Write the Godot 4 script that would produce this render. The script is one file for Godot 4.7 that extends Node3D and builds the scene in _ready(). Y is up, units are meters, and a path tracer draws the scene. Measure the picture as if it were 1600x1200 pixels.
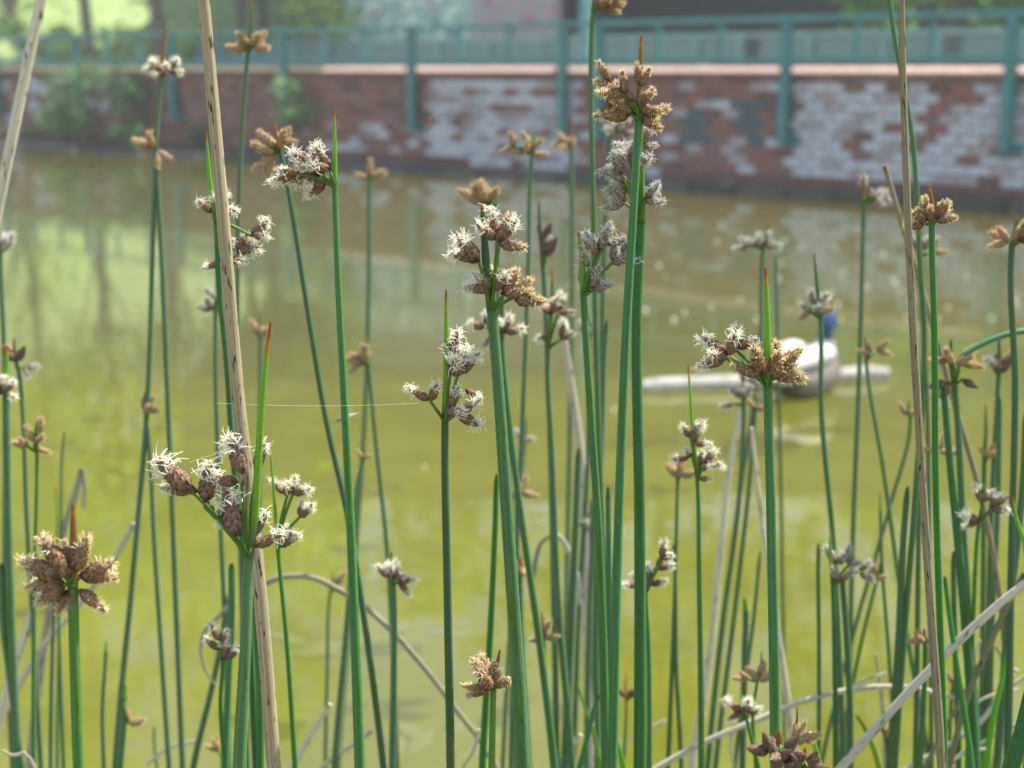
extends Node3D
# A pond seen through a stand of bulrushes. Water surface at y = 0, the lens 1 m above it.
const EYE := 1.0
const LENS := 2200.0           # focal length in pixels of the 1600 x 1200 photograph
const WATER := 0.0
var pitch := atan(495.0 / LENS)
var names := {}
var mats := {}
var spikes := {}
var rng := RandomNumberGenerator.new()

# ---------------------------------------------------------------- places
func ray(x: float, y: float) -> Vector3:
	var u := (x - 800.0) / LENS
	var v := (600.0 - y) / LENS
	return Vector3(u, -sin(pitch) + v * cos(pitch), -cos(pitch) - v * sin(pitch))

func at(x: float, y: float, d: float) -> Vector3:          # the point on that line of sight, d metres ahead
	var r := ray(x, y)
	return Vector3(0, EYE, 0) + r * (d / -r.z)

func on_level(x: float, y: float, h: float) -> Vector3:
	var r := ray(x, y)
	return Vector3(0, EYE, 0) + r * ((h - EYE) / r.y)

func wall_scale(x: float) -> float:                         # pixels per metre on the face of the far wall
	return 110.3 + 0.0641 * x

func wall_at(x: float) -> Vector3:                          # foot of the far wall's face
	var s := wall_scale(x)
	return Vector3((x - 800.0) / s, 0.0, -LENS / s)

# ---------------------------------------------------------------- naming
func numbered(called: String) -> String:
	if not names.has(called):
		names[called] = 0
		return called
	names[called] += 1
	return "%s_%03d" % [called, names[called]]

func tag(o: Node, label: String, category: String, group := "", kind := "") -> void:
	if label: o.set_meta("label", label)
	if category: o.set_meta("category", category)
	if group: o.set_meta("group", group)
	if kind: o.set_meta("kind", kind)

func thing(called: String, label: String, category: String, where := Vector3.ZERO, group := "") -> Node3D:
	var o := Node3D.new()
	o.name = numbered(called)
	o.position = where
	add_child(o)
	tag(o, label, category, group)
	return o

func put(called: String, mesh: Mesh, m: Material, parent: Node = null) -> MeshInstance3D:
	var o := MeshInstance3D.new()
	o.mesh = mesh
	if m: o.material_override = m
	if parent == null:
		o.name = numbered(called)
		add_child(o)
	else:
		o.name = called
		parent.add_child(o, true)
	return o

# ---------------------------------------------------------------- shapes
func start() -> SurfaceTool:
	var st := SurfaceTool.new()
	st.begin(Mesh.PRIMITIVE_TRIANGLES)
	return st

func smooth_line(p: Array, per: int) -> Array:              # Catmull-Rom through the points
	var out := []
	if p.size() < 3:
		for i in per + 1: out.append(p[0].lerp(p[-1], float(i) / per))
		return out
	for k in p.size() - 1:
		var b = p[k]
		var c = p[k + 1]
		var l: float = (c - b).length()
		var go = (c - b) / maxf(l, 1e-6)
		var into = go if k == 0 else (go + (b - p[k - 1]).normalized()) * 0.5
		var away = go if k + 2 >= p.size() else (go + (p[k + 2] - c).normalized()) * 0.5
		for i in per:
			var t := float(i) / per
			var tt := t * t
			var ttt := tt * t
			out.append(b * (2.0 * ttt - 3.0 * tt + 1.0) + into * l * (ttt - 2.0 * tt + t) + c * (3.0 * tt - 2.0 * ttt) + away * l * (ttt - tt))
	out.append(p[-1])
	return out

# A tube along pts with a radius and a colour at each point; flat < 1 squeezes it towards the viewer.
func tube(st: SurfaceTool, pts: Array, radii: Array, colors: Array, sides := 8, flat := 1.0, closed := true, facing := Vector3(0, 0, 1)) -> void:
	var rings := []
	var side := Vector3.RIGHT
	var run := 0.0
	for i in pts.size():
		var along: Vector3 = (pts[min(i + 1, pts.size() - 1)] - pts[max(i - 1, 0)]).normalized()
		if i == 0:
			side = facing.cross(along)
			if side.length() < 0.05: side = Vector3.UP.cross(along)
			side = side.normalized()
		side = (side - along * side.dot(along)).normalized()
		var up := along.cross(side).normalized()
		if i > 0: run += (pts[i] - pts[i - 1]).length()
		var ring := []
		for k in sides + 1:
			var a := TAU * k / sides
			var n := (side * cos(a) * flat + up * sin(a)).normalized()
			ring.append([pts[i] + (side * cos(a) + up * sin(a) * flat) * radii[i], n, Vector2(float(k) / sides, run * 4.0), colors[i]])
		rings.append(ring)
	for i in pts.size() - 1:
		for k in sides:
			tri(st, rings[i][k], rings[i][k + 1], rings[i + 1][k + 1])
			tri(st, rings[i][k], rings[i + 1][k + 1], rings[i + 1][k])
	if closed:
		for e in [0, pts.size() - 1]:
			var n2: Vector3 = (pts[0] - pts[1]).normalized() if e == 0 else (pts[-1] - pts[-2]).normalized()
			for k in sides:
				var uv := Vector2(0.5, run)
				tri(st, [pts[e], n2, uv, colors[e]], [rings[e][k][0], n2, uv, colors[e]], [rings[e][k + 1][0], n2, uv, colors[e]])

# one triangle of [place, normal, uv, colour] corners, wound so that its front is on the normals' side
func tri(st: SurfaceTool, a: Array, b: Array, c: Array) -> void:
	var n: Vector3 = a[1] + b[1] + c[1]
	var list := [a, b, c] if (b[0] - a[0]).cross(c[0] - a[0]).dot(n) < 0.0 else [a, c, b]
	for v in list:
		st.set_color(v[3]); st.set_normal(v[1]); st.set_uv(v[2]); st.add_vertex(v[0])

func quad(st: SurfaceTool, a: Vector3, b: Vector3, c: Vector3, d: Vector3, color: Color, outside := Vector3.UP) -> void:
	var n := (b - a).cross(c - a).normalized()
	if n.dot(outside) < 0.0: n = -n
	var e := [[a, n, Vector2(0, 0), color], [b, n, Vector2(1, 0), color], [c, n, Vector2(1, 1), color], [d, n, Vector2(0, 1), color]]
	tri(st, e[0], e[1], e[2])
	tri(st, e[0], e[2], e[3])

# A box spanned by three edges from its centre, its long edges chamfered by c.
func block(st: SurfaceTool, mid: Vector3, ex: Vector3, ey: Vector3, ez: Vector3, color: Color, c := 0.004) -> void:
	var lx := ex.length()
	var ly := ey.length()
	var lz := ez.length()
	var x := ex / lx
	var y := ey / ly
	var z := ez / lz
	c = minf(c, minf(lx, minf(ly, lz)) * 0.45)
	var face := func(n: Vector3, ln: float, u: Vector3, lu: float, v: Vector3, lv: float) -> void:
		var m := mid + n * ln
		quad(st, m - u * (lu - c) - v * (lv - c), m + u * (lu - c) - v * (lv - c), m + u * (lu - c) + v * (lv - c), m - u * (lu - c) + v * (lv - c), color, n)
	for s: float in [-1.0, 1.0]:
		face.call(x * s, lx, y * s, ly, z, lz)
		face.call(y * s, ly, z * s, lz, x, lx)
		face.call(z * s, lz, x * s, lx, y, ly)
	for s: float in [-1.0, 1.0]:
		for t: float in [-1.0, 1.0]:
			var e := mid + x * s * lx + y * t * ly
			quad(st, e - x * s * c - z * (lz - c), e - y * t * c - z * (lz - c), e - y * t * c + z * (lz - c), e - x * s * c + z * (lz - c), color, x * s + y * t)
			e = mid + y * s * ly + z * t * lz
			quad(st, e - y * s * c - x * (lx - c), e - z * t * c - x * (lx - c), e - z * t * c + x * (lx - c), e - y * s * c + x * (lx - c), color, y * s + z * t)
			e = mid + z * s * lz + x * t * lx
			quad(st, e - z * s * c - y * (ly - c), e - x * t * c - y * (ly - c), e - x * t * c + y * (ly - c), e - z * s * c + y * (ly - c), color, z * s + x * t)

func lin(r: int, g: int, b: int) -> Color:                  # an sRGB triple as linear values, for vertex colours
	return Color(r / 255.0, g / 255.0, b / 255.0).srgb_to_linear()

func vary(c: Color, by: float) -> Color:
	var k := 1.0 + rng.randf_range(-by, by)
	return Color(c.r * k, c.g * k * (1.0 + rng.randf_range(-by, by) * 0.3), c.b * k)

# ---------------------------------------------------------------- materials
func noise_of(freq: float, octaves := 4, sd := 1, kind := FastNoiseLite.TYPE_SIMPLEX_SMOOTH) -> FastNoiseLite:
	var n := FastNoiseLite.new()
	n.noise_type = kind
	n.frequency = freq
	n.fractal_octaves = octaves
	n.seed = sd
	return n

func painted(rough: float, spec := 0.5, backlight := 0.0) -> StandardMaterial3D:   # takes its colour from the vertices
	var m := StandardMaterial3D.new()
	m.vertex_color_use_as_albedo = true
	m.roughness = rough
	m.metallic_specular = spec
	if backlight > 0.0:
		m.backlight_enabled = true
		m.backlight = Color(backlight, backlight, backlight).linear_to_srgb()
	return m

func grain(size: Vector2i, fx: float, fy: float, low: float, sd: int) -> ImageTexture:   # pale streaks round 1
	var im := Image.create(size.x, size.y, false, Image.FORMAT_RGB8)
	var n := noise_of(1.0, 4, sd)
	var n2 := noise_of(1.0, 2, sd + 9)
	for y in size.y:
		for x in size.x:
			var a := TAU * x / size.x
			var v := n.get_noise_3d(cos(a) * fx, sin(a) * fx, y * fy) * 0.5 + 0.5
			var w := n2.get_noise_3d(cos(a) * fx * 6.0, sin(a) * fx * 6.0, y * fy * 0.3) * 0.5 + 0.5
			var k := lerpf(low, 1.0, clampf(v * 0.6 + w * 0.5, 0.0, 1.0))
			var aged := smoothstep(0.12, 0.5, n2.get_noise_3d(cos(a) * 0.8, sin(a) * 0.8, y * 0.03 + 50.0))
			var spot := smoothstep(0.40, 0.47, n.get_noise_3d(cos(a) * 3.0 + 9.0, sin(a) * 3.0, y * 0.11))
			im.set_pixel(x, y, Color(k, k * lerpf(1.0, 0.97, aged), k * lerpf(1.0, 0.55, aged)).lerp(Color(0.45, 0.34, 0.25), spot * 0.7))
	return ImageTexture.create_from_image(im)

func mottled(size: int, scale: float, a: Color, b: Color, sd: int, sharp := 1.0) -> NoiseTexture2D:
	var t := NoiseTexture2D.new()
	t.width = size
	t.height = size
	t.seamless = true
	t.noise = noise_of(scale, 5, sd)
	var g := Gradient.new()
	g.set_color(0, a); g.set_color(1, b)
	g.set_offset(0, 0.5 - 0.5 / sharp); g.set_offset(1, 0.5 + 0.5 / sharp)
	t.color_ramp = g
	return t

func relief(size: int, scale: float, sd: int, strength := 4.0) -> NoiseTexture2D:
	var t := NoiseTexture2D.new()
	t.width = size
	t.height = size
	t.seamless = true
	t.noise = noise_of(scale, 4, sd)
	t.as_normal_map = true
	t.bump_strength = strength
	return t

func world_mapped(m: StandardMaterial3D, per_metre: float) -> StandardMaterial3D:
	m.uv1_triplanar = true
	m.uv1_world_triplanar = true
	m.uv1_scale = Vector3.ONE * per_metre
	return m

func make_materials() -> void:
	var m := painted(0.5, 0.4)
	m.albedo_texture = grain(Vector2i(64, 256), 2.0, 0.02, 0.6, 3)
	mats.stem = m
	m = painted(0.42, 0.5, 0.5)
	m.albedo_texture = mats.stem.albedo_texture
	m.backlight = Color(1, 1, 1)
	mats.bract = m
	mats.spike = painted(0.8, 0.25, 0.3)
	mats.thread = painted(0.8, 0.2, 0.9)
	m = painted(0.75, 0.3)
	var im := Image.create(64, 512, false, Image.FORMAT_RGB8)
	var n := noise_of(1.0, 4, 12)
	var spots := noise_of(1.0, 2, 77)
	for y in 512:
		for x in 64:
			var a := TAU * x / 64.0
			var k := 0.86 + 0.3 * n.get_noise_3d(cos(a) * 5.0, sin(a) * 5.0, y * 0.012)
			var s := smoothstep(0.46, 0.56, spots.get_noise_3d(cos(a) * 1.3, sin(a) * 1.3, y * 0.085))
			k = clampf(k, 0.6, 1.0)
			im.set_pixel(x, y, Color(k, k, k).lerp(Color(0.22, 0.16, 0.12), s * 0.8))
	m.albedo_texture = ImageTexture.create_from_image(im)
	m.uv1_scale = Vector3(1, 0.4, 1)
	m.backlight_enabled = true
	m.backlight = Color(0.85, 0.85, 0.85)
	mats.dead = m
	mats.blade = painted(0.45, 0.4, 0.8)
	m = painted(0.85, 0.2)
	world_mapped(m, 3.0)
	m.albedo_texture = mottled(256, 0.035, Color(0.66, 0.62, 0.61), Color.WHITE, 5, 2.2)
	m.heightmap_enabled = true
	m.heightmap_texture = mottled(256, 0.05, Color.BLACK, Color.WHITE, 6)
	m.heightmap_scale = 0.3
	mats.brick = m
	mats.stone = m
	m = painted(0.4, 0.5)
	world_mapped(m, 1.7)
	m.albedo_texture = mottled(256, 0.012, Color(0.8, 0.8, 0.8), Color.WHITE, 8)
	mats.paint = m
	mats.leaf = painted(0.55, 0.35, 0.9)
	mats.bark = painted(0.9, 0.2)
	mats.feather = painted(0.7, 0.3)
	mats.plain = painted(0.8, 0.3)
	# the bed of the pond: olive silt with darker litter
	m = StandardMaterial3D.new()
	m.roughness = 1.0
	m.metallic_specular = 0.1
	m.vertex_color_use_as_albedo = true
	world_mapped(m, 0.24)
	m.albedo_texture = mottled(512, 0.008, Color(0.92, 0.92, 0.90), Color.WHITE, 21, 1.2)
	m.detail_enabled = true
	m.detail_blend_mode = BaseMaterial3D.BLEND_MODE_MUL
	m.detail_albedo = mottled(512, 0.02, Color(0.86, 0.86, 0.85), Color.WHITE, 31, 2.0)
	mats.bed = m
	# the water: a clear, faintly cloudy sheet with small ripples
	m = StandardMaterial3D.new()
	m.transparency = BaseMaterial3D.TRANSPARENCY_ALPHA
	m.albedo_color = Color(0.46, 0.45, 0.13, 0.3)
	m.roughness = 0.03
	m.metallic_specular = 0.5
	m.normal_enabled = true
	m.normal_texture = relief(512, 0.012, 41, 3.0)
	m.normal_scale = 0.05
	world_mapped(m, 0.8)
	mats.water = m

# ---------------------------------------------------------------- spikelets: scaly ovals, 1 unit long, growing along +Y
func spikelet_mesh(kind: String, variant: int) -> ArrayMesh:
	var r := RandomNumberGenerator.new()
	r.seed = 500 + variant * 31 + kind.unicode_at(0)
	var fat := 0.172 if kind != "d" else 0.225
	var dark := {"w": Color(0.14, 0.078, 0.055), "g": Color(0.145, 0.08, 0.05), "t": Color(0.28, 0.185, 0.105), "d": Color(0.12, 0.07, 0.052), "c": Color(0.17, 0.12, 0.095)}
	var edge := {"w": Color(0.38, 0.25, 0.18), "g": Color(0.44, 0.27, 0.16), "t": Color(0.58, 0.43, 0.26), "d": Color(0.30, 0.20, 0.15), "c": Color(0.42, 0.34, 0.28)}
	var body: Color = dark[kind]
	var rim: Color = edge[kind]
	var prof := func(t: float) -> float:
		return fat * pow(sin(PI * clampf(pow(t, 0.78) * 0.90 + 0.10, 0.0, 1.0)), 0.95)
	var st := start()
	var core := []
	var rad := []
	var col := []
	for i in 8:
		core.append(Vector3(0, i / 7.0 * 0.96, 0)); rad.append(maxf(prof.call(i / 7.0) * 0.82, 0.008)); col.append(body * 0.8)
	tube(st, core, rad, col, 8)
	var count := 62
	for i in count:
		var t := 0.02 + 0.80 * i / count
		var a := i * 2.39996 + r.randf_range(-0.15, 0.15)
		var out := Vector3(cos(a), 0, sin(a))
		var across := Vector3(-sin(a), 0, cos(a))
		var lng := r.randf_range(0.22, 0.32)
		var flare := r.randf_range(-0.008, 0.014)
		var w: float = 0.082 * (0.55 + prof.call(t) / fat * 0.5)
		var b: Vector3 = out * (prof.call(t) * 0.8) + Vector3(0, t, 0)
		var mid: Vector3 = out * (prof.call(t + lng * 0.5) + 0.02) + Vector3(0, t + lng * 0.5, 0)
		var tip: Vector3 = out * (prof.call(minf(t + lng, 1.0)) + flare) + Vector3(0, t + lng, 0)
		var ridge: Vector3 = mid + out * 0.004
		var shade := body * r.randf_range(0.75, 1.25)
		for face in [[b, mid - across * w, ridge, 0], [b, ridge, mid + across * w, 0], [mid - across * w, tip, ridge, 1], [ridge, tip, mid + across * w, 1]]:
			var n: Vector3 = (face[2] - face[0]).cross(face[1] - face[0]).normalized()
			if n.dot(out) < 0: n = -n
			var corners := []
			for k in 3:
				var v: Vector3 = face[k]
				corners.append([v, (n + out * 2.2).normalized(), Vector2.ZERO, shade if v == b or v == ridge else (rim * 1.1 if v == tip else shade.lerp(rim, 0.45))])
			tri(st, corners[0], corners[1], corners[2])
	var mesh := st.commit()
	mesh.surface_set_material(0, mats.spike)
	# threads: the withered styles and anthers that hang out between the scales
	var many: int = {"w": 64, "g": 110, "t": 90, "d": 0, "c": 66}[kind]
	if many > 0:
		st = start()
		for i in many:
			var t := r.randf_range(0.58, 0.98) if kind == "w" else (r.randf_range(0.40, 0.98) if kind != "g" else 0.35 + 0.63 * sqrt(r.randf()))
			var a := r.randf() * TAU
			var out := Vector3(cos(a), 0, sin(a))
			var p: Vector3 = out * prof.call(t) * 0.85 + Vector3(0, t, 0)
			var dir := (out * r.randf_range(0.4, 1.2) + Vector3(0, r.randf_range(0.3, 1.1), 0)).normalized()
			var bend := Vector3(r.randf_range(-1, 1), r.randf_range(-1, 1), r.randf_range(-1, 1)).normalized()
			var lng := r.randf_range(0.18, 0.44) if kind == "w" else (r.randf_range(0.09, 0.22) if kind != "c" else r.randf_range(0.16, 0.42))
			var curl := r.randf_range(0.45, 1.0) if kind in ["w", "c"] else r.randf_range(0.0, 0.35)
			var pts := []
			var rs := []
			var cs := []
			var white := Color(0.94, 0.91, 0.82)
			if kind == "g": white = Color(0.86, 0.72, 0.42) if r.randf() < 0.7 else white
			if kind == "t": white = Color(0.78, 0.62, 0.40)
			if kind == "c": white = Color(0.76, 0.75, 0.70)
			for k in 6:
				pts.append(p); cs.append(white)
				rs.append((0.0155 if kind in ["w", "c"] else 0.0135) * (1.0 - 0.12 * k))
				p += dir * lng / 5.0
				dir = (dir + bend * curl).normalized()
			tube(st, pts, rs, cs, 4, 1.0, false)
		st.commit(mesh)
		mesh.surface_set_material(1, mats.thread)
	return mesh

func spikelet(kind: String, i: int) -> ArrayMesh:
	var key := "%s%d" % [kind, i % 4]
	if not spikes.has(key): spikes[key] = spikelet_mesh(kind, i % 4)
	return spikes[key]

func pixels(text: String) -> Array:
	var out := []
	for pair in text.split(" ", false):
		var xy := pair.split(",")
		out.append(Vector2(float(xy[0]), float(xy[1])))
	return out

# A bulrush: stem, the bract that carries on above the flowers, rays, and spikelets.
# line: tip of the bract, then down the stem; node: how far down (in rows of the photograph) the flowers spring;
# heads: "kind x,y direction spread count length" for each bunch, apart by ;
func bulrush(label: String, d: float, line: String, wide: float, node: float, heads: String, tip := "orange", tone := Color(0.05, 0.17, 0.08), narrow := 0.0, lean := 0.0) -> Node3D:
	rng.seed = label.hash()
	var px := pixels(line)
	var path := []
	for q in px: path.append(at(q.x, q.y, d))
	for k in range(1, path.size()): path[k].x += rng.randf_range(-0.0011, 0.0011) * d
	var sag: Vector3 = (path[-1] - path[-2]).normalized()
	if sag.y > -0.3: sag = Vector3(sag.x, -0.6, sag.z).normalized()
	var low: Vector3 = path[-1]
	sag = Vector3(sag.x * 0.6, sag.y, sag.z).normalized()
	path.append(low + sag * ((low.y + 0.16) / -sag.y))
	for k in path.size():                                     # a lean towards or away from the lens
		path[k] = Vector3(path[k].x, path[k].y, path[k].z)
	var pts := smooth_line(path, 9)
	var base: Vector3 = pts[-1]
	base.y = 0.0
	var root := thing("bulrush", label, "bulrush", base, "bulrushes at the pond's edge")
	if d >= 1.0:
		wide *= 0.88
		narrow *= 0.88
	var unit := d / LENS
	var node_at := at(px[0].x, node, d)
	var above := []
	var below := []
	for q in pts:
		if q.y > node_at.y: above.append(q - base)
		else: below.append(q - base)
	if narrow == 0.0: narrow = wide * 0.62
	var tint := vary(Color(tone.r * 1.75, tone.g * 1.3, tone.b * 1.15), 0.14)
	if d >= 1.0: tint = tint.lerp(Color(0.17, 0.28, 0.165), 0.35)  # farther stems painted paler and greyer, as haze would make them
	if above.size() >= 2 or below.size() == pts.size():
		pass
	var joint: Vector3 = below[0]
	if above.size() > 0:
		# the exact spring point between the two runs
		var a: Vector3 = above[-1]
		var b: Vector3 = below[0]
		var t := clampf((a.y + base.y - node_at.y) / maxf(a.y - b.y, 1e-5), 0.0, 1.0)
		joint = a.lerp(b, t)
		if (joint - b).length() > 1e-4: below.push_front(joint)
		above.append(joint)
	var rs := []
	var cs := []
	var span: float = below[0].y - below[-1].y
	for q in below:
		var t: float = (below[0].y - q.y) / maxf(span, 1e-4)
		var shown: float = (below[0].y - q.y) / maxf(below[0].y + base.y - at(800, 1200, d).y, 0.02)
		rs.append(0.5 * unit * lerpf(narrow, wide, clampf(shown, 0.0, 1.25)))
		cs.append(tint.lerp(Color(tint.r * 1.5, tint.g * 1.15, tint.b * 0.8), smoothstep(0.75, 1.0, t)))
	var st := start()
	tube(st, below, rs, cs, 10)
	put("stem", st.commit(), mats.stem, root)
	if above.size() >= 2:
		var br := []
		var bc := []
		var total: float = above[0].distance_to(above[-1])
		var fresh := Color(0.34, 0.70, 0.08)
		if tip == "green": fresh = tint * 1.25
		if tip == "brown": fresh = Color(0.52, 0.27, 0.10)
		if tip == "pale": fresh = Color(0.30, 0.36, 0.16)
		var hot := Color(0.62, 0.22, 0.06)
		if tip == "pale": hot = Color(0.50, 0.36, 0.16)
		var fine := smooth_line(above, 9)
		for q in fine:
			var t: float = q.distance_to(fine[0]) / maxf(total, 1e-4)
			br.append(rs[0] * lerpf(0.2, 0.97, pow(t, 0.5)))
			var c := hot.lerp(Color(0.75, 0.45, 0.05), smoothstep(0.05, 0.10, t)).lerp(fresh, smoothstep(0.10, 0.18, t))
			if tip == "green": c = fresh.lerp(hot, smoothstep(0.06, 0.0, t))
			bc.append(c.lerp(tint * 1.2, smoothstep(0.8, 1.0, t)) if tip != "brown" else c.lerp(Color(0.5, 0.36, 0.08), smoothstep(0.8, 1.0, t)))
		st = start()
		tube(st, fine, br, bc, 8)
		put("bract", st.commit(), mats.bract, root)
	var many := 0
	for bunch in heads.split(";", false):
		var f := bunch.strip_edges().split(" ", false)
		var xy := f[1].split(",")
		var foot := at(float(xy[0]), float(xy[1]), d) - base + Vector3(0, 0, rng.randf_range(-0.004, 0.004))
		var aim := deg_to_rad(float(f[2]))
		var spread := deg_to_rad(float(f[3]))
		var size := float(f[5]) * unit * 1.08
		if foot.distance_to(joint) > 7.0 * unit:
			st = start()
			var mid: Vector3 = joint.lerp(foot, 0.5) + Vector3(0, foot.distance_to(joint) * 0.08, 0.003)
			var line2 := smooth_line([joint, mid, foot], 4)
			var rr := []
			var rc := []
			for k in line2.size(): rr.append(unit * lerpf(3.2, 2.2, k / 8.0)); rc.append(Color(0.22, 0.42, 0.07))
			tube(st, line2, rr, rc, 6)
			put("ray", st.commit(), mats.bract, root)
		var amount := maxi(1, int(round(float(f[4]) * 0.62)))
		for k in amount:
			var off := spread * 1.12 * sqrt((k + 0.5) / amount)
			var turn := k * 2.39996 + rng.randf_range(-0.4, 0.4)
			var axis := Vector3(cos(aim), sin(aim), 0)
			var sideways := Vector3(-sin(aim), cos(aim), 0)
			var dir := (axis * cos(off) + (sideways * cos(turn) + Vector3(0, 0, 1) * sin(turn)) * sin(off)).normalized()
			var o := put("spikelet", spikelet(f[0], many + int(rng.randi() % 4)), null, root)
			var other := dir.cross(Vector3(0.31, 0.2, 0.93)).normalized()
			var s := size * rng.randf_range(0.8, 1.15)
			var plump := s * rng.randf_range(0.9, 1.15)
			o.transform = Transform3D(Basis(other * plump, dir * s, other.cross(dir) * plump).rotated(dir, rng.randf() * TAU), foot + dir * s * 0.06 + Vector3(rng.randf_range(-1, 1), rng.randf_range(-1, 1), rng.randf_range(-1, 1)) * size * 0.06)
			many += 1
	return root

# Dead stalks, blades and arched leaves: one tapered strip or rod along the line.
func stalk(called: String, label: String, category: String, d: float, line: String, wide: float, narrow: float, color: Color, m: Material, flat := 0.8, rooted := true, d_end := 0.0) -> Node3D:
	rng.seed = label.hash()
	var px := pixels(line)
	var path := []
	for i in px.size():
		var q: Vector2 = px[i]
		path.append(at(q.x, q.y, d if d_end == 0.0 else lerpf(d, d_end, float(i) / (px.size() - 1))))
	if rooted:
		var sag: Vector3 = (path[-1] - path[-2]).normalized()
		sag = Vector3(sag.x * 0.7, minf(sag.y, -0.5), sag.z).normalized()
		path.append(path[-1] + sag * ((path[-1].y + 0.16) / -sag.y))
	var pts := smooth_line(path, 8)
	var base: Vector3 = pts[-1]
	if rooted: base.y = 0.0
	var rs := []
	var cs := []
	var local := []
	var tint := vary(color, 0.1)
	for i in pts.size():
		local.append(pts[i] - base)
		rs.append(0.5 * d / LENS * lerpf(narrow, wide, minf(1.0, float(i) / (pts.size() - (9.0 if rooted else 1.0)))))
		cs.append(tint)
	var st := start()
	tube(st, local, rs, cs, 10 if flat > 0.5 else 8, flat)
	var o := put(called, st.commit(), m)
	o.position = base
	tag(o, label, category)
	return o

# ---------------------------------------------------------------- the place behind
func wall_dir() -> Vector3:                                 # along the wall, towards the right
	return (wall_at(1600) - wall_at(0)).normalized()

func wall_out() -> Vector3:                                 # out of the wall's face, towards the pond
	var u := wall_dir()
	return Vector3(-u.z, 0, u.x)

func along(t: float, out := 0.0, h := 0.0) -> Vector3:      # t metres along the wall from where x = 1600 meets it
	return wall_at(1600) + wall_dir() * t + wall_out() * out + Vector3(0, h, 0)

func t_of(x: float) -> float:
	return (wall_at(x) - wall_at(1600)).dot(wall_dir())

func sheet(called: String, a: Vector3, b: Vector3, c: Vector3, d: Vector3, m: Material, cells := 1) -> MeshInstance3D:
	var st := start()
	for i in cells:
		for j in cells:
			var f := func(u: float, v: float) -> Vector3: return a.lerp(b, u).lerp(d.lerp(c, u), v)
			quad(st, f.call(float(i) / cells, float(j) / cells), f.call((i + 1.0) / cells, float(j) / cells), f.call((i + 1.0) / cells, (j + 1.0) / cells), f.call(float(i) / cells, (j + 1.0) / cells), Color.WHITE)
	var o := put(called, st.commit(), m)
	tag(o, "", "", "", "structure")
	return o

func colour_mat(c: Color, rough: float, low := 0.75, per_metre := 1.0) -> StandardMaterial3D:
	var m := StandardMaterial3D.new()
	m.albedo_color = c.linear_to_srgb()
	m.roughness = rough
	m.metallic_specular = 0.25
	world_mapped(m, per_metre)
	m.albedo_texture = mottled(256, 0.015, Color(low, low, low), Color.WHITE, 50)
	return m

func leaf_mesh(long: float, wide: float) -> ArrayMesh:
	var st := start()
	var p := [Vector3(0, 0, 0), Vector3(-wide * 0.5, 0.02 * long, long * 0.45), Vector3(0, -0.06 * long, long * 0.5), Vector3(wide * 0.5, 0.02 * long, long * 0.45), Vector3(0, -0.12 * long, long)]
	for f in [[0, 1, 2], [0, 2, 3], [1, 4, 2], [2, 4, 3]]:
		var n: Vector3 = (p[f[1]] - p[f[0]]).cross(p[f[2]] - p[f[0]]).normalized()
		if n.y < 0: n = -n
		tri(st, [p[f[0]], n, Vector2.ZERO, Color.WHITE], [p[f[1]], n, Vector2.ZERO, Color.WHITE], [p[f[2]], n, Vector2.ZERO, Color.WHITE])
	return st.commit()

func leaves(called: String, clumps: Array, count: int, size: float, color: Color, parent: Node, sd: int) -> void:
	var r := RandomNumberGenerator.new()
	r.seed = sd
	var mm := MultiMesh.new()
	mm.transform_format = MultiMesh.TRANSFORM_3D
	mm.use_colors = true
	mm.mesh = leaf_mesh(size, size * 0.62)
	mm.instance_count = count
	for i in count:
		var c = clumps[i % clumps.size()]
		var v := Vector3(r.randfn(), r.randfn(), r.randfn())
		var q: Vector3 = c[0] + v.normalized() * pow(r.randf(), 0.45) * c[1] * Vector3(1, 0.8, 1)
		var b := Basis.from_euler(Vector3(r.randf_range(-0.7, 0.7), r.randf() * TAU, r.randf_range(-0.7, 0.7))).scaled(Vector3.ONE * r.randf_range(0.6, 1.3))
		mm.set_instance_transform(i, Transform3D(b, q))
		var k := r.randf_range(0.75, 1.25)
		mm.set_instance_color(i, Color(color.r * k * r.randf_range(0.85, 1.2), color.g * k, color.b * k))
	var o := MultiMeshInstance3D.new()
	o.multimesh = mm
	o.material_override = mats.leaf
	o.name = called
	parent.add_child(o, true)
	tag(o, "", "", "", "stuff")

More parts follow.
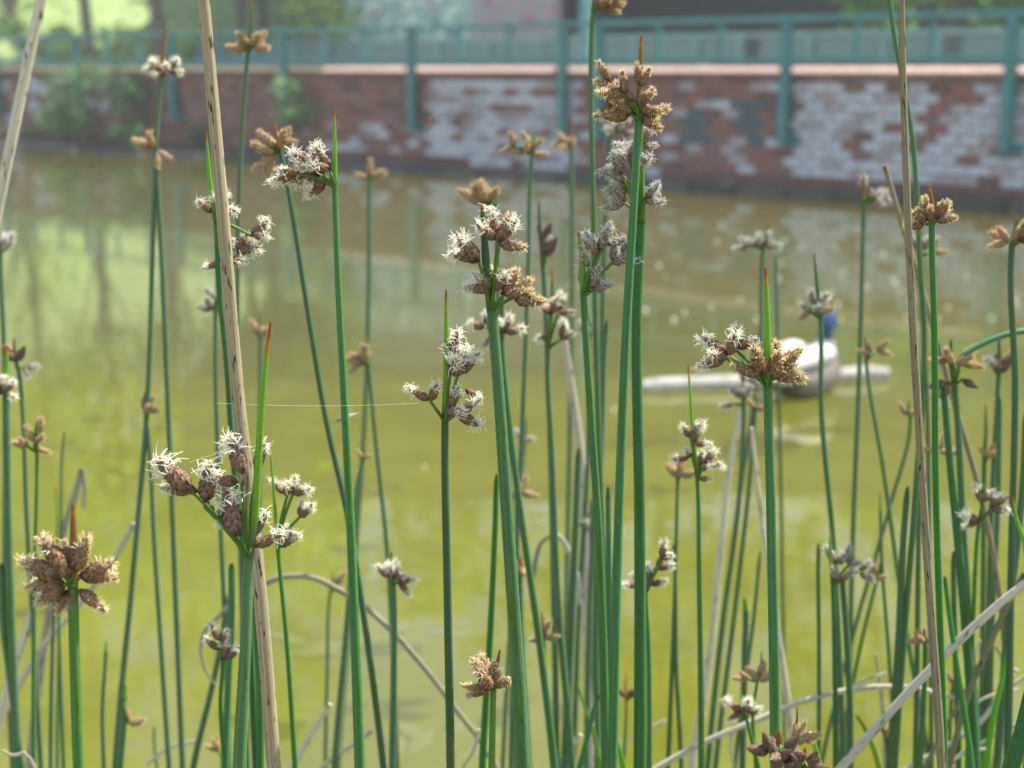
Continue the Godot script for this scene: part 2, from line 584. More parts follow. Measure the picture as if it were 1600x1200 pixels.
func tree(label: String, foot: Vector3, high: float, wide: float, bare: float, count: int, leaf: float, color: Color, sd: int, thick := 0.12) -> void:
	var r := RandomNumberGenerator.new()
	r.seed = sd
	var t := thing("tree", label, "tree", foot)
	var st := start()
	var bark := Color(0.19, 0.165, 0.13)
	var top := Vector3(r.randf_range(-0.3, 0.3), high * 0.8, r.randf_range(-0.3, 0.3))
	var trunk := smooth_line([Vector3(0, -0.2, 0), Vector3(r.randf_range(-0.12, 0.12), high * 0.25, 0), Vector3(top.x * 0.6, high * 0.5, top.z * 0.5), top], 4)
	var rs := []
	var cs := []
	for i in trunk.size(): rs.append(thick * lerpf(1.0, 0.2, float(i) / trunk.size())); cs.append(bark)
	tube(st, trunk, rs, cs, 9)
	var clumps := []
	for k in 16:
		var y := lerpf(bare, high, (k + 0.5) / 16.0)
		var reach := wide * sin(PI * clampf((y - bare) / (high - bare) * 0.8 + 0.15, 0.0, 1.0))
		var a := k * 2.4 + r.randf()
		var c := Vector3(cos(a) * reach * r.randf_range(0.3, 0.8), y, sin(a) * reach * r.randf_range(0.3, 0.8))
		clumps.append([c, wide * r.randf_range(0.32, 0.5)])
		var from: Vector3 = trunk[int(clampf(y / high * trunk.size() - 2, 2, trunk.size() - 1))]
		tube(st, smooth_line([from, from.lerp(c, 0.5) + Vector3(0, 0.1, 0), c], 2), [thick * 0.3, thick * 0.24, thick * 0.18, thick * 0.13, thick * 0.08], [bark, bark, bark, bark, bark], 6)
	put("trunk", st.commit(), mats.bark, t)
	leaves("crown", clumps, count, leaf, color, t, sd + 1)

func shrub(called: String, label: String, foot: Vector3, size: Vector3, count: int, leaf: float, color: Color, sd: int) -> void:
	var r := RandomNumberGenerator.new()
	r.seed = sd
	var t := thing(called, label, "shrub", foot)
	var st := start()
	var clumps := []
	for k in 9:
		var c := Vector3(r.randf_range(-0.5, 0.5) * size.x, r.randf_range(0.2, 0.9) * size.y, r.randf_range(-0.5, 0.5) * size.z)
		clumps.append([c, minf(size.x, size.y) * r.randf_range(0.22, 0.4)])
		tube(st, smooth_line([Vector3(c.x * 0.2, -0.05, c.z * 0.2), c * Vector3(0.6, 0.5, 0.6), c], 2), [0.012, 0.01, 0.008, 0.006, 0.004], [Color(0.1, 0.08, 0.05), Color(0.1, 0.08, 0.05), Color(0.1, 0.09, 0.05), Color(0.1, 0.1, 0.05), Color(0.1, 0.1, 0.05)], 5)
	tag(put("stems", st.commit(), mats.bark, t), "", "", "", "stuff")
	leaves("foliage", clumps, count, leaf, color, t, sd + 5)

# How pale the old paint is at a point of the wall, x given as the column of the photograph and h above the water.
var blot := FastNoiseLite.new()
func paint_on(x: float, h: float) -> float:
	var v := 0.0
	var n := blot.get_noise_2d(x * 0.9, h * 260.0)
	if x > 1232.0 and x < 1640.0 and h > 0.10 and h < 0.93: v = 0.86 + n * 1.2
	if absf(x - (1440.0 + (h - 0.5) * 90.0)) < 22.0 and h > 0.38 and h < 0.88: v -= 0.6
	if absf(x - (1345.0 - (0.6 - h) * 70.0)) < 14.0 and h > 0.3 and h < 0.62: v -= 0.5
	if x > 672.0 and x < 900.0 and h > 0.08 and h < 0.86: v = 0.8 + n * 1.2
	if x < 40.0: v = n * 1.6 + 0.2
	if x > 60.0 and x < 220.0 and h > 0.45: v = n * 1.5 + 0.25
	if x > 900.0 and x < 1232.0: v = n * 1.3 + 0.2
	if x > 480.0 and x < 672.0 and h < 0.4: v = n * 1.4 + 0.2
	return v

func make_wall() -> void:
	blot.noise_type = FastNoiseLite.TYPE_SIMPLEX_SMOOTH
	blot.frequency = 0.022
	blot.fractal_octaves = 3
	blot.seed = 9
	rng.seed = 4
	var u := wall_dir()
	var o := wall_out()
	var turn := atan2(-u.z, u.x)
	var left := -24.0
	var right := 4.0
	var w := thing("brick_wall", "long red brick pond wall with flaking whitish paint, under the teal railing", "wall", along(0))
	w.rotation.y = turn
	# the mortar core, set back behind the faces of the bricks; in the wall's own axes z points out of the face
	var st := start()
	block(st, Vector3((left + right) * 0.5, 0.36, -0.18), Vector3((right - left) * 0.5, 0, 0), Vector3(0, 0.59, 0), Vector3(0, 0, 0.172), lin(120, 104, 98), 0.002)
	put("mortar_core", st.commit(), mats.stone, w)
	var shapes := []
	for k in 4:
		st = start()
		block(st, Vector3(0, 0, -0.03), Vector3(0.0815, 0, 0), Vector3(0, 0.0315, 0), Vector3(0, 0, 0.03 + 0.001 * k), Color.WHITE, 0.004)
		shapes.append(st.commit())
	var looks := {}
	for key in ["red", "dark", "brown", "white", "pale", "teal"]:
		var m: StandardMaterial3D = mats.brick.duplicate()
		m.vertex_color_use_as_albedo = false
		m.albedo_color = ({"red": Color(0.37, 0.18, 0.15), "dark": Color(0.25, 0.14, 0.125), "brown": Color(0.32, 0.21, 0.175), "white": Color(0.70, 0.75, 0.83), "pale": Color(0.54, 0.49, 0.50), "teal": Color(0.13, 0.19, 0.205)}[key] as Color).linear_to_srgb()
		looks[key] = m
	var spots := []
	for row in 13:
		var h := -0.02 + row * 0.075 + 0.0375
		var x := left + (0.0875 if row % 2 else 0.0)
		while x < right - 0.1:
			spots.append(Vector2(x + 0.0875, h))
			x += 0.175
	var screen := func(t: float) -> float:                   # the column of the photograph at t metres along
		var p := along(t)
		return 800.0 + p.x / -p.z * LENS
	var own := []
	var rest := start()
	for s in spots:
		var column: float = screen.call(s.x)
		var v := paint_on(column, s.y) + rng.randf_range(-0.24, 0.24)
		var key := "red"
		var roll := rng.randf()
		if roll < 0.2: key = "dark"
		elif roll < 0.45: key = "brown"
		if v > 0.62: key = "white"
		elif v > 0.36: key = "pale"
		if absf(column - 1078.0) < 18.0 and s.y > 0.36 and s.y < 0.62: key = "teal"
		if absf(column - 1166.0) < 20.0 - (0.62 - s.y) * 20.0 and s.y > 0.38 and s.y < 0.74: key = "teal"
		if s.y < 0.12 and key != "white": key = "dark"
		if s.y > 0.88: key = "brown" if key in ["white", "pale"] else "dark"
		if column < 1600.0 and s.x > t_of(870.0) and own.size() < 300 and s.y > 0.0:
			own.append([s, key])
		else:
			var c := (looks[key].albedo_color as Color).srgb_to_linear()
			var k := rng.randf_range(0.8, 1.15)
			block(rest, Vector3(s.x, s.y, -0.03), Vector3(0.0815, 0, 0), Vector3(0, 0.0315, 0), Vector3(0, 0, 0.03 + 0.003 * rng.randf()), c * k, 0.004)
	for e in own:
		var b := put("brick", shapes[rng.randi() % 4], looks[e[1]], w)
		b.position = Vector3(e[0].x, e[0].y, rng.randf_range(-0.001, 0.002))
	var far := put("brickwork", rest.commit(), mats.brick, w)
	tag(far, "", "", "", "stuff")
	# coping stones with a weathered slope to the front
	var t := left
	while t < right - 0.2:
		st = start()
		var a := 0.45
		var c := vary(lin(205, 178, 170) if t > t_of(440.0) else lin(128, 124, 108), 0.07)
		var sec := [Vector2(0.03, 0.944), Vector2(0.045, 0.950), Vector2(0.04, 0.965), Vector2(-0.05, 0.999), Vector2(-0.40, 1.003), Vector2(-0.40, 0.944)]
		for k in 6:
			var p: Vector2 = sec[k]
			var q: Vector2 = sec[(k + 1) % 6]
			quad(st, Vector3(-a, p.y, p.x), Vector3(a, p.y, p.x), Vector3(a, q.y, q.x), Vector3(-a, q.y, q.x), c, Vector3(0, (p.y + q.y) * 0.5 - 0.97, (p.x + q.x) * 0.5 + 0.18))
		for s: float in [-a, a]:
			for k in [1, 2, 3, 4]:
				var e := []
				for q in [sec[0], sec[k], sec[k + 1]]: e.append([Vector3(s, q.y, q.x), Vector3(signf(s), 0, 0), Vector2.ZERO, c])
				tri(st, e[0], e[1], e[2])
		var cp := put("coping_stone", st.commit(), mats.stone, w)
		cp.position = Vector3(t + 0.452, 0, 0)
		t += 0.908
	# a footing of rough stone at the waterline, wider towards the left
	rng.seed = 11
	var f := thing("stone_footing", "low dark stone footing along the waterline at the wall's foot", "footing", along(0))
	f.rotation.y = turn
	for k in 62:
		st = start()
		var ft := left + k * (right - left) / 62.0
		var deep := lerpf(0.9, 0.22, clampf((ft + 14.0) / 12.0, 0.0, 1.0)) * rng.randf_range(0.85, 1.1)
		block(st, Vector3(0, 0, deep * 0.5 + 0.003), Vector3(0.215, 0, 0), Vector3(0, rng.randf_range(0.035, 0.055), 0), Vector3(0, 0, deep * 0.5), vary(lin(104, 98, 92), 0.25), 0.03)
		var b := put("footing_stone", st.commit(), mats.stone, f)
		b.position = Vector3(ft + 0.22, 0.0, 0)

func make_railing() -> void:
	var u := wall_dir()
	var turn := atan2(-u.z, u.x)
	var teal := lin(62, 128, 130)
	var r := thing("railing", "teal steel railing bolted to the face of the brick wall", "railing", along(0))
	r.rotation.y = turn
	var posts := []
	for x in [1567.0, 1225.0, 941.0, 886.0, 655.0, 460.0, 290.0, 145.0, 20.0]: posts.append(t_of(x))
	for k in 3: posts.push_front(posts[0] + 1.75)
	for k in 6: posts.append(posts[-1] - 1.55)
	var st := start()
	block(st, Vector3(-10, 1.375, 0.065), Vector3(14, 0, 0), Vector3(0, 0.022, 0), Vector3(0, 0, 0.038), teal, 0.008)
	put("top_rail", st.commit(), mats.paint, r)
	st = start()
	block(st, Vector3(-10, 1.055, 0.065), Vector3(14, 0, 0), Vector3(0, 0.022, 0), Vector3(0, 0, 0.022), teal, 0.005)
	put("bottom_rail", st.commit(), mats.paint, r)
	var post_mesh := start()
	block(post_mesh, Vector3(0, 0.895, 0.105), Vector3(0.042, 0, 0), Vector3(0, 0.508, 0), Vector3(0, 0, 0.006), teal, 0.002)
	block(post_mesh, Vector3(0, 0.895, 0.078), Vector3(0.006, 0, 0), Vector3(0, 0.508, 0), Vector3(0, 0, 0.021), teal, 0.001)
	block(post_mesh, Vector3(0, 0.895, 0.051), Vector3(0.042, 0, 0), Vector3(0, 0.508, 0), Vector3(0, 0, 0.006), teal, 0.002)
	var foot_mesh := start()
	block(foot_mesh, Vector3(0.03, 0.42, 0.024), Vector3(0.085, 0, 0), Vector3(0, 0.045, 0), Vector3(0, 0, 0.021), teal, 0.003)
	for s: float in [-1.0, 1.0]:
		block(foot_mesh, Vector3(0.03 + 0.062 * s, 0.42, 0.052), Vector3(0.012, 0, 0), Vector3(0, 0.012, 0), Vector3(0, 0, 0.007), teal * 0.8, 0.003)
	var up := start()
	block(up, Vector3(0, 1.215, 0.065), Vector3(0.025, 0, 0), Vector3(0, 0.138, 0), Vector3(0, 0, 0.014), teal, 0.002)
	var pm := post_mesh.commit()
	var fm := foot_mesh.commit()
	var um := up.commit()
	for k in posts.size():
		var p := put("post", pm, mats.paint, r)
		p.position.x = posts[k]
		var f := put("foot_plate", fm, mats.paint, p)
		f.position = Vector3.ZERO
		if k + 1 < posts.size() and absf(posts[k] - posts[k + 1]) > 0.8:
			for j: float in [0.333, 0.667]:
				var b := put("baluster", um, mats.paint, r)
				b.position.x = lerpf(posts[k], posts[k + 1], j)
	# the tall post that stands at the joint
	st = start()
	tube(st, [Vector3(0, 1.0, 0), Vector3(0, 3.6, 0)], [0.06, 0.05], [lin(110, 165, 165), lin(110, 165, 165)], 14)
	tube(st, [Vector3(0, 3.6, 0), Vector3(0, 3.66, 0), Vector3(0, 3.7, 0)], [0.07, 0.07, 0.02], [teal, teal, teal], 14)
	var lamp := thing("tall_post", "tall pale teal steel post rising behind the railing", "post", along(t_of(886.0), -0.25))
	put("shaft", st.commit(), mats.paint, lamp)
	st = start()
	block(st, Vector3(0, 1.008, 0), Vector3(0.11, 0, 0), Vector3(0, 0.007, 0), Vector3(0, 0, 0.11), teal, 0.003)
	put("base_plate", st.commit(), mats.paint, lamp)
	# a second fence across the walk
	var pale := lin(108, 150, 148)
	var g := thing("fence", "paler teal fence with grey boards on the far side of the walk", "fence", along(0, -4.6))
	g.rotation.y = turn
	var from := -16.0
	var to := 6.0
	st = start()
	block(st, Vector3((from + to) * 0.5, 1.375, 0), Vector3((to - from) * 0.5, 0, 0), Vector3(0, 0.028, 0), Vector3(0, 0, 0.03), pale, 0.005)
	put("top_rail", st.commit(), mats.paint, g)
	st = start()
	block(st, Vector3((from + to) * 0.5, 1.06, 0), Vector3((to - from) * 0.5, 0, 0), Vector3(0, 0.03, 0), Vector3(0, 0, 0.025), pale, 0.005)
	put("bottom_rail", st.commit(), mats.paint, g)
	var fp := start()
	block(fp, Vector3(0, 1.18, 0.0), Vector3(0.045, 0, 0), Vector3(0, 0.166, 0), Vector3(0, 0, 0.028), pale, 0.004)
	var fpm := fp.commit()
	var board := start()
	block(board, Vector3(0, 1.215, -0.03), Vector3(0.42, 0, 0), Vector3(0, 0.125, 0), Vector3(0, 0, 0.008), lin(104, 128, 126), 0.003)
	var bm := board.commit()
	var x := from
	var k2 := 0
	while x < to:
		var p := put("post", fpm, mats.paint, g)
		p.position.x = x
		if true:
			var b := put("board", bm, mats.plain, g)
			b.position.x = x + 0.47
		x += 0.94 if k2 % 3 else 0.62
		k2 += 1

func make_bridge() -> void:
	var conc := lin(150, 146, 152)
	var b := thing("road_bridge", "concrete road bridge with a dark underpass behind the railing", "bridge", Vector3(0, 1, -23))
	var st := start()
	block(st, Vector3(-0.95, 1.4, -4.0), Vector3(1.75, 0, 0), Vector3(0, 1.6, 0), Vector3(0, 0, 4.0), conc, 0.03)
	put("abutment", st.commit(), mats.stone, b)
	st = start()
	block(st, Vector3(12.2, 1.4, -4.0), Vector3(3.0, 0, 0), Vector3(0, 1.6, 0), Vector3(0, 0, 4.0), conc, 0.03)
	put("abutment", st.commit(), mats.stone, b)
	st = start()
	block(st, Vector3(5.5, 3.55, -4.0), Vector3(11.0, 0, 0), Vector3(0, 0.55, 0), Vector3(0, 0, 4.4), conc * 0.8, 0.03)
	put("deck", st.commit(), mats.stone, b)
	st = start()
	block(st, Vector3(5.0, 0.9, -10.2), Vector3(7.3, 0, 0), Vector3(0, 1.4, 0), Vector3(0, 0, 0.2), lin(50, 54, 60), 0.01)  # coloured near black to paint in the shade under the deck
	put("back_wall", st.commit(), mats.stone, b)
	for s: float in [0.25, -8.25]:
		st = start()
		block(st, Vector3(5.5, 4.6, s), Vector3(11.0, 0, 0), Vector3(0, 0.5, 0), Vector3(0, 0, 0.14), conc, 0.02)
		put("parapet", st.commit(), mats.stone, b)
	# layers of old spray paint on the near face of the left abutment
	var im := Image.create(256, 192, false, Image.FORMAT_RGB8)
	var shape := noise_of(0.022, 2, 61)
	var fill := noise_of(0.05, 3, 62)
	for y in 192:
		for x in 256:
			var c := Color(0.60, 0.58, 0.61)
			var v := shape.get_noise_2d(x, y)
			var w := fill.get_noise_2d(x, y)
			if x < 150:
				if v > -0.32: c = Color(0.55, 0.68, 0.65).lerp(Color(0.72, 0.80, 0.76), clampf(w * 2.0 + 0.5, 0.0, 1.0))
				if absf(v + 0.05) < 0.07: c = Color(0.36, 0.47, 0.50)
				if w > 0.32: c = Color(0.80, 0.84, 0.80)
			elif x > 165:
				if w > 0.05: c = Color(0.66, 0.54, 0.56)
				if v > 0.16: c = Color(0.60, 0.40, 0.49)
				if absf(w + 0.2) < 0.04: c = Color(0.42, 0.44, 0.50)
			im.set_pixel(x, y, c)
	var print := StandardMaterial3D.new()
	print.albedo_texture = ImageTexture.create_from_image(im)
	print.roughness = 0.8
	var gs := start()
	quad(gs, Vector3(-2.62, -0.1, 0.005), Vector3(0.72, -0.1, 0.005), Vector3(0.72, 2.3, 0.005), Vector3(-2.62, 2.3, 0.005), Color.WHITE, Vector3(0, 0, 1))
	put("graffiti", gs.commit(), print, b)

func make_duck() -> void:
	var foot := on_level(1255, 612, 0.0)
	var d := thing("duck", "mallard drake with blue-green head sitting on the water against the pale log", "duck", foot)
	d.scale = Vector3.ONE * 0.93
	d.rotation.y = deg_to_rad(52)                          # its own +x is forward
	var grey := Color(0.17, 0.15, 0.135)  # body painted dark as its shaded flank, the wings paler as sunlit back
	var brown := Color(0.16, 0.10, 0.08)
	var green := Color(0.012, 0.06, 0.09)
	var blue := Color(0.03, 0.045, 0.13)
	var ring := Color(0.75, 0.74, 0.7)
	var dark := Color(0.05, 0.05, 0.055)
	# forward, up, half height, half width, colour: tail to crown
	var sec := [[-0.235, 0.085, 0.004, 0.012, ring], [-0.20, 0.080, 0.014, 0.035, ring], [-0.165, 0.074, 0.028, 0.052, dark], [-0.12, 0.066, 0.055, 0.075, grey], [-0.06, 0.062, 0.078, 0.094, grey], [0.0, 0.063, 0.090, 0.104, grey], [0.06, 0.066, 0.090, 0.100, grey], [0.105, 0.076, 0.080, 0.086, grey.lerp(brown, 0.6)], [0.137, 0.100, 0.058, 0.064, brown], [0.148, 0.132, 0.040, 0.042, brown], [0.150, 0.150, 0.031, 0.031, ring], [0.152, 0.158, 0.027, 0.025, green], [0.155, 0.180, 0.025, 0.023, green], [0.160, 0.200, 0.031, 0.028, green.lerp(blue, 0.4)], [0.174, 0.218, 0.035, 0.031, blue], [0.195, 0.226, 0.028, 0.026, green.lerp(blue, 0.5)], [0.216, 0.226, 0.014, 0.016, green]]
	var pts := []
	var pc := []
	for s in sec: pts.append(Vector3(s[0], s[1], 0)); pc.append(s[4])
	var st := start()
	var rings := []
	for i in pts.size():
		var dir: Vector3 = (pts[mini(i + 1, pts.size() - 1)] - pts[maxi(i - 1, 0)]).normalized()
		var up := Vector3(-dir.y, dir.x, 0)
		var ringp := []
		for k in 19:
			var a := TAU * k / 18
			var n: Vector3 = (up * sin(a) / sec[i][2] + Vector3(0, 0, 1) * cos(a) / sec[i][3]).normalized()
			ringp.append([pts[i] + up * sin(a) * sec[i][2] + Vector3(0, 0, 1) * cos(a) * sec[i][3], n])
		rings.append(ringp)
	for i in pts.size() - 1:
		for k in 18:
			var e := []
			for v in [[i, k], [i, k + 1], [i + 1, k + 1], [i + 1, k]]: e.append([rings[v[0]][v[1]][0], rings[v[0]][v[1]][1], Vector2.ZERO, pc[v[0]]])
			tri(st, e[0], e[1], e[2])
			tri(st, e[0], e[2], e[3])
	put("body", st.commit(), mats.feather, d)
	for s: float in [-1.0, 1.0]:
		st = start()
		var wing := smooth_line([Vector3(0.085, 0.122, 0.050 * s), Vector3(0.02, 0.136, 0.054 * s), Vector3(-0.08, 0.124, 0.044 * s), Vector3(-0.19, 0.102, 0.012 * s)], 4)
		var wr := []
		var wc := []
		for k in wing.size(): wr.append(0.046 * sin(PI * (0.16 + 0.78 * k / 12.0))); wc.append(Color(0.55, 0.54, 0.53).lerp(Color(0.36, 0.34, 0.32), k / 12.0))
		tube(st, wing, wr, wc, 12, 0.75, true, Vector3(0, 1, 0))
		put("wing", st.commit(), mats.feather, d)
		st = start()
		tube(st, [Vector3(0.190, 0.231, 0.0245 * s), Vector3(0.190, 0.231, 0.0285 * s)], [0.0042, 0.002], [Color(0.01, 0.01, 0.01), Color(0.01, 0.01, 0.01)], 8)
		put("eye", st.commit(), mats.stem, d)
	st = start()
	var yellow := Color(0.50, 0.42, 0.08)
	tube(st, [Vector3(0.205, 0.222, 0), Vector3(0.225, 0.216, 0), Vector3(0.250, 0.212, 0), Vector3(0.266, 0.212, 0)], [0.013, 0.012, 0.013, 0.006], [yellow, yellow, yellow, yellow], 10, 0.45, true, Vector3(0, 1, 0))
	put("bill", st.commit(), mats.feather, d)

func make_log() -> void:
	var a := on_level(1003, 612, 0.0)
	var b := on_level(1388, 592, 0.0)
	var mid := (a + b) * 0.5
	var pts := []
	var rs := []
	var cs := []
	rng.seed = 3
	for i in 17:
		var t := i / 16.0
		pts.append(a.lerp(b, t) - mid + Vector3(0, 0.016 + 0.004 * sin(t * 9.0), 0.008 * sin(t * 5.0)))
		rs.append(0.0235 * (1.0 + 0.10 * sin(t * 23.0)) * (0.8 if i == 0 or i == 16 else 1.0))
		cs.append(vary(Color(0.74, 0.71, 0.66), 0.06))
	var st := start()
	tube(st, pts, rs, cs, 14)
	var o := put("floating_log", st.commit(), mats.dead)
	o.position = mid
	tag(o, "pale bleached log floating on the pond beside the duck", "log")

func make_floaters() -> void:
	rng.seed = 77
	for k in 64:  # white specks added in place of sun glints on the ripples
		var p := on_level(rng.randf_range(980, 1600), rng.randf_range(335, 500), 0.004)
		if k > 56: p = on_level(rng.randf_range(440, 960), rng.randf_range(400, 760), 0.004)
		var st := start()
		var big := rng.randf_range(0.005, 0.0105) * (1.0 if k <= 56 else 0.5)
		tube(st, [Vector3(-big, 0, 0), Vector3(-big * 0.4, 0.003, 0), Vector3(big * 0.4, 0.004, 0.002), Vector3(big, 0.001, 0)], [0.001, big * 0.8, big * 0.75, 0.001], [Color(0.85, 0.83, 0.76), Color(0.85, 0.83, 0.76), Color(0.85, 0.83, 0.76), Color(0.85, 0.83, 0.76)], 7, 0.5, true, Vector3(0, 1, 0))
		var o := put("glint_speck", st.commit(), mats.thread)
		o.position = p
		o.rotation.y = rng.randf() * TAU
		tag(o, "tiny white speck added as a sun glint on the pond", "glint speck", "white specks added as glints on the water")
	var places := pixels("150,625 245,664 200,588 640,905 640,980 690,1150 560,590 1395,522 960,523 720,492 1050,686 600,765 120,850 880,1000 460,1010")
	for k in places.size():
		var p := on_level(places[k].x, places[k].y, -0.02)
		var st := start()
		var ww := rng.randf_range(0.05, 0.11)
		var c := Color(0.10, 0.11, 0.04)
		for j in 5:
			var q := Vector3(rng.randf_range(-1, 1) * ww, rng.randf_range(-0.004, 0.004), rng.randf_range(-1, 1) * ww * 0.5)
			var e := Vector3(rng.randf_range(-1, 1), 0, rng.randf_range(-0.6, 0.6)) * ww * 0.8
			tube(st, smooth_line([q - e, q + Vector3(0, 0.004, 0.01), q + e], 3), [0.002, 0.012, 0.018, 0.02, 0.017, 0.012, 0.002], [c, c, c, c, c, c, c], 6, 0.2, true, Vector3(0, 1, 0))
		var o := put("sunken_leaf_litter", st.commit(), mats.plain)
		o.position = p
		tag(o, "small dark clump of dead leaves just under the surface", "leaf litter", "sunken leaf clumps in the olive water")

func make_setting() -> void:
	# the bed: olive algae near the reeds, painted darker far out as lost light
	var dark_edge := noise_of(0.22, 3, 15)  # frays the edge of the painted darkening
	var bed := start()
	var tone := func(q: Vector3) -> Color:
		var k := smoothstep(-4.6, -7.5, q.z + dark_edge.get_noise_2d(q.x, q.z * 2.0) * 2.2)
		return Color(0.104, 0.114, 0.011).lerp(Color(0.050, 0.060, 0.060), k)
	for i in 60:
		for j in 92:
			var x0 := -60.0 + i * 2.0
			var z0 := 1.5 - j * 0.5
			var e := []
			for q in [Vector3(x0, -0.16, z0), Vector3(x0 + 2.0, -0.16, z0), Vector3(x0 + 2.0, -0.16, z0 - 0.5), Vector3(x0, -0.16, z0 - 0.5)]: e.append([q, Vector3.UP, Vector2.ZERO, tone.call(q)])
			tri(bed, e[0], e[1], e[2])
			tri(bed, e[0], e[2], e[3])
	tag(put("pond_bed", bed.commit(), mats.bed), "", "", "", "structure")
	sheet("water", Vector3(-60, 0, 1.0), Vector3(60, 0, 1.0), Vector3(60, 0, -45), Vector3(-60, 0, -45), mats.water)
	var u := wall_dir() * 40.0
	var o := wall_out()
	var a := along(0, -0.2, 0.96)
	sheet("walkway", a - u, a + u, a + u - o * 4.6, a - u - o * 4.6, colour_mat(lin(165, 158, 150), 0.9))
	var g := along(0, -4.6, 0.95)
	var grass := colour_mat(Color(0.31, 0.40, 0.17), 0.9, 0.7, 0.7)
	sheet("lawn", g - u * 3.0, g + u * 3.0, g + u * 3.0 - o * 200.0, g - u * 3.0 - o * 200.0, grass)
	# the green bank that rises behind the left half
	var st := start()
	var rise := func(x: float, z: float) -> Vector3:
		var e := smoothstep(-24.0, -46.0, z) * (1.0 - smoothstep(-6.0, 6.0, x)) 
		return Vector3(x, 0.9 + 7.0 * e + 0.25 * sin(x * 0.4) * e, z)
	for i in 24:
		for j in 10:
			var x0 := -70.0 + i * 3.4
			var z0 := -22.0 - j * 3.0
			quad(st, rise.call(x0, z0), rise.call(x0 + 3.4, z0), rise.call(x0 + 3.4, z0 - 3.0), rise.call(x0, z0 - 3.0), Color.WHITE)
	var hill := put("grass_bank", st.commit(), grass)
	tag(hill, "", "", "", "structure")
	sheet("near_bank", Vector3(-60, 0.02, 0.35), Vector3(60, 0.02, 0.35), Vector3(60, 0.5, 30), Vector3(-60, 0.5, 30), colour_mat(Color(0.16, 0.15, 0.07), 0.95))

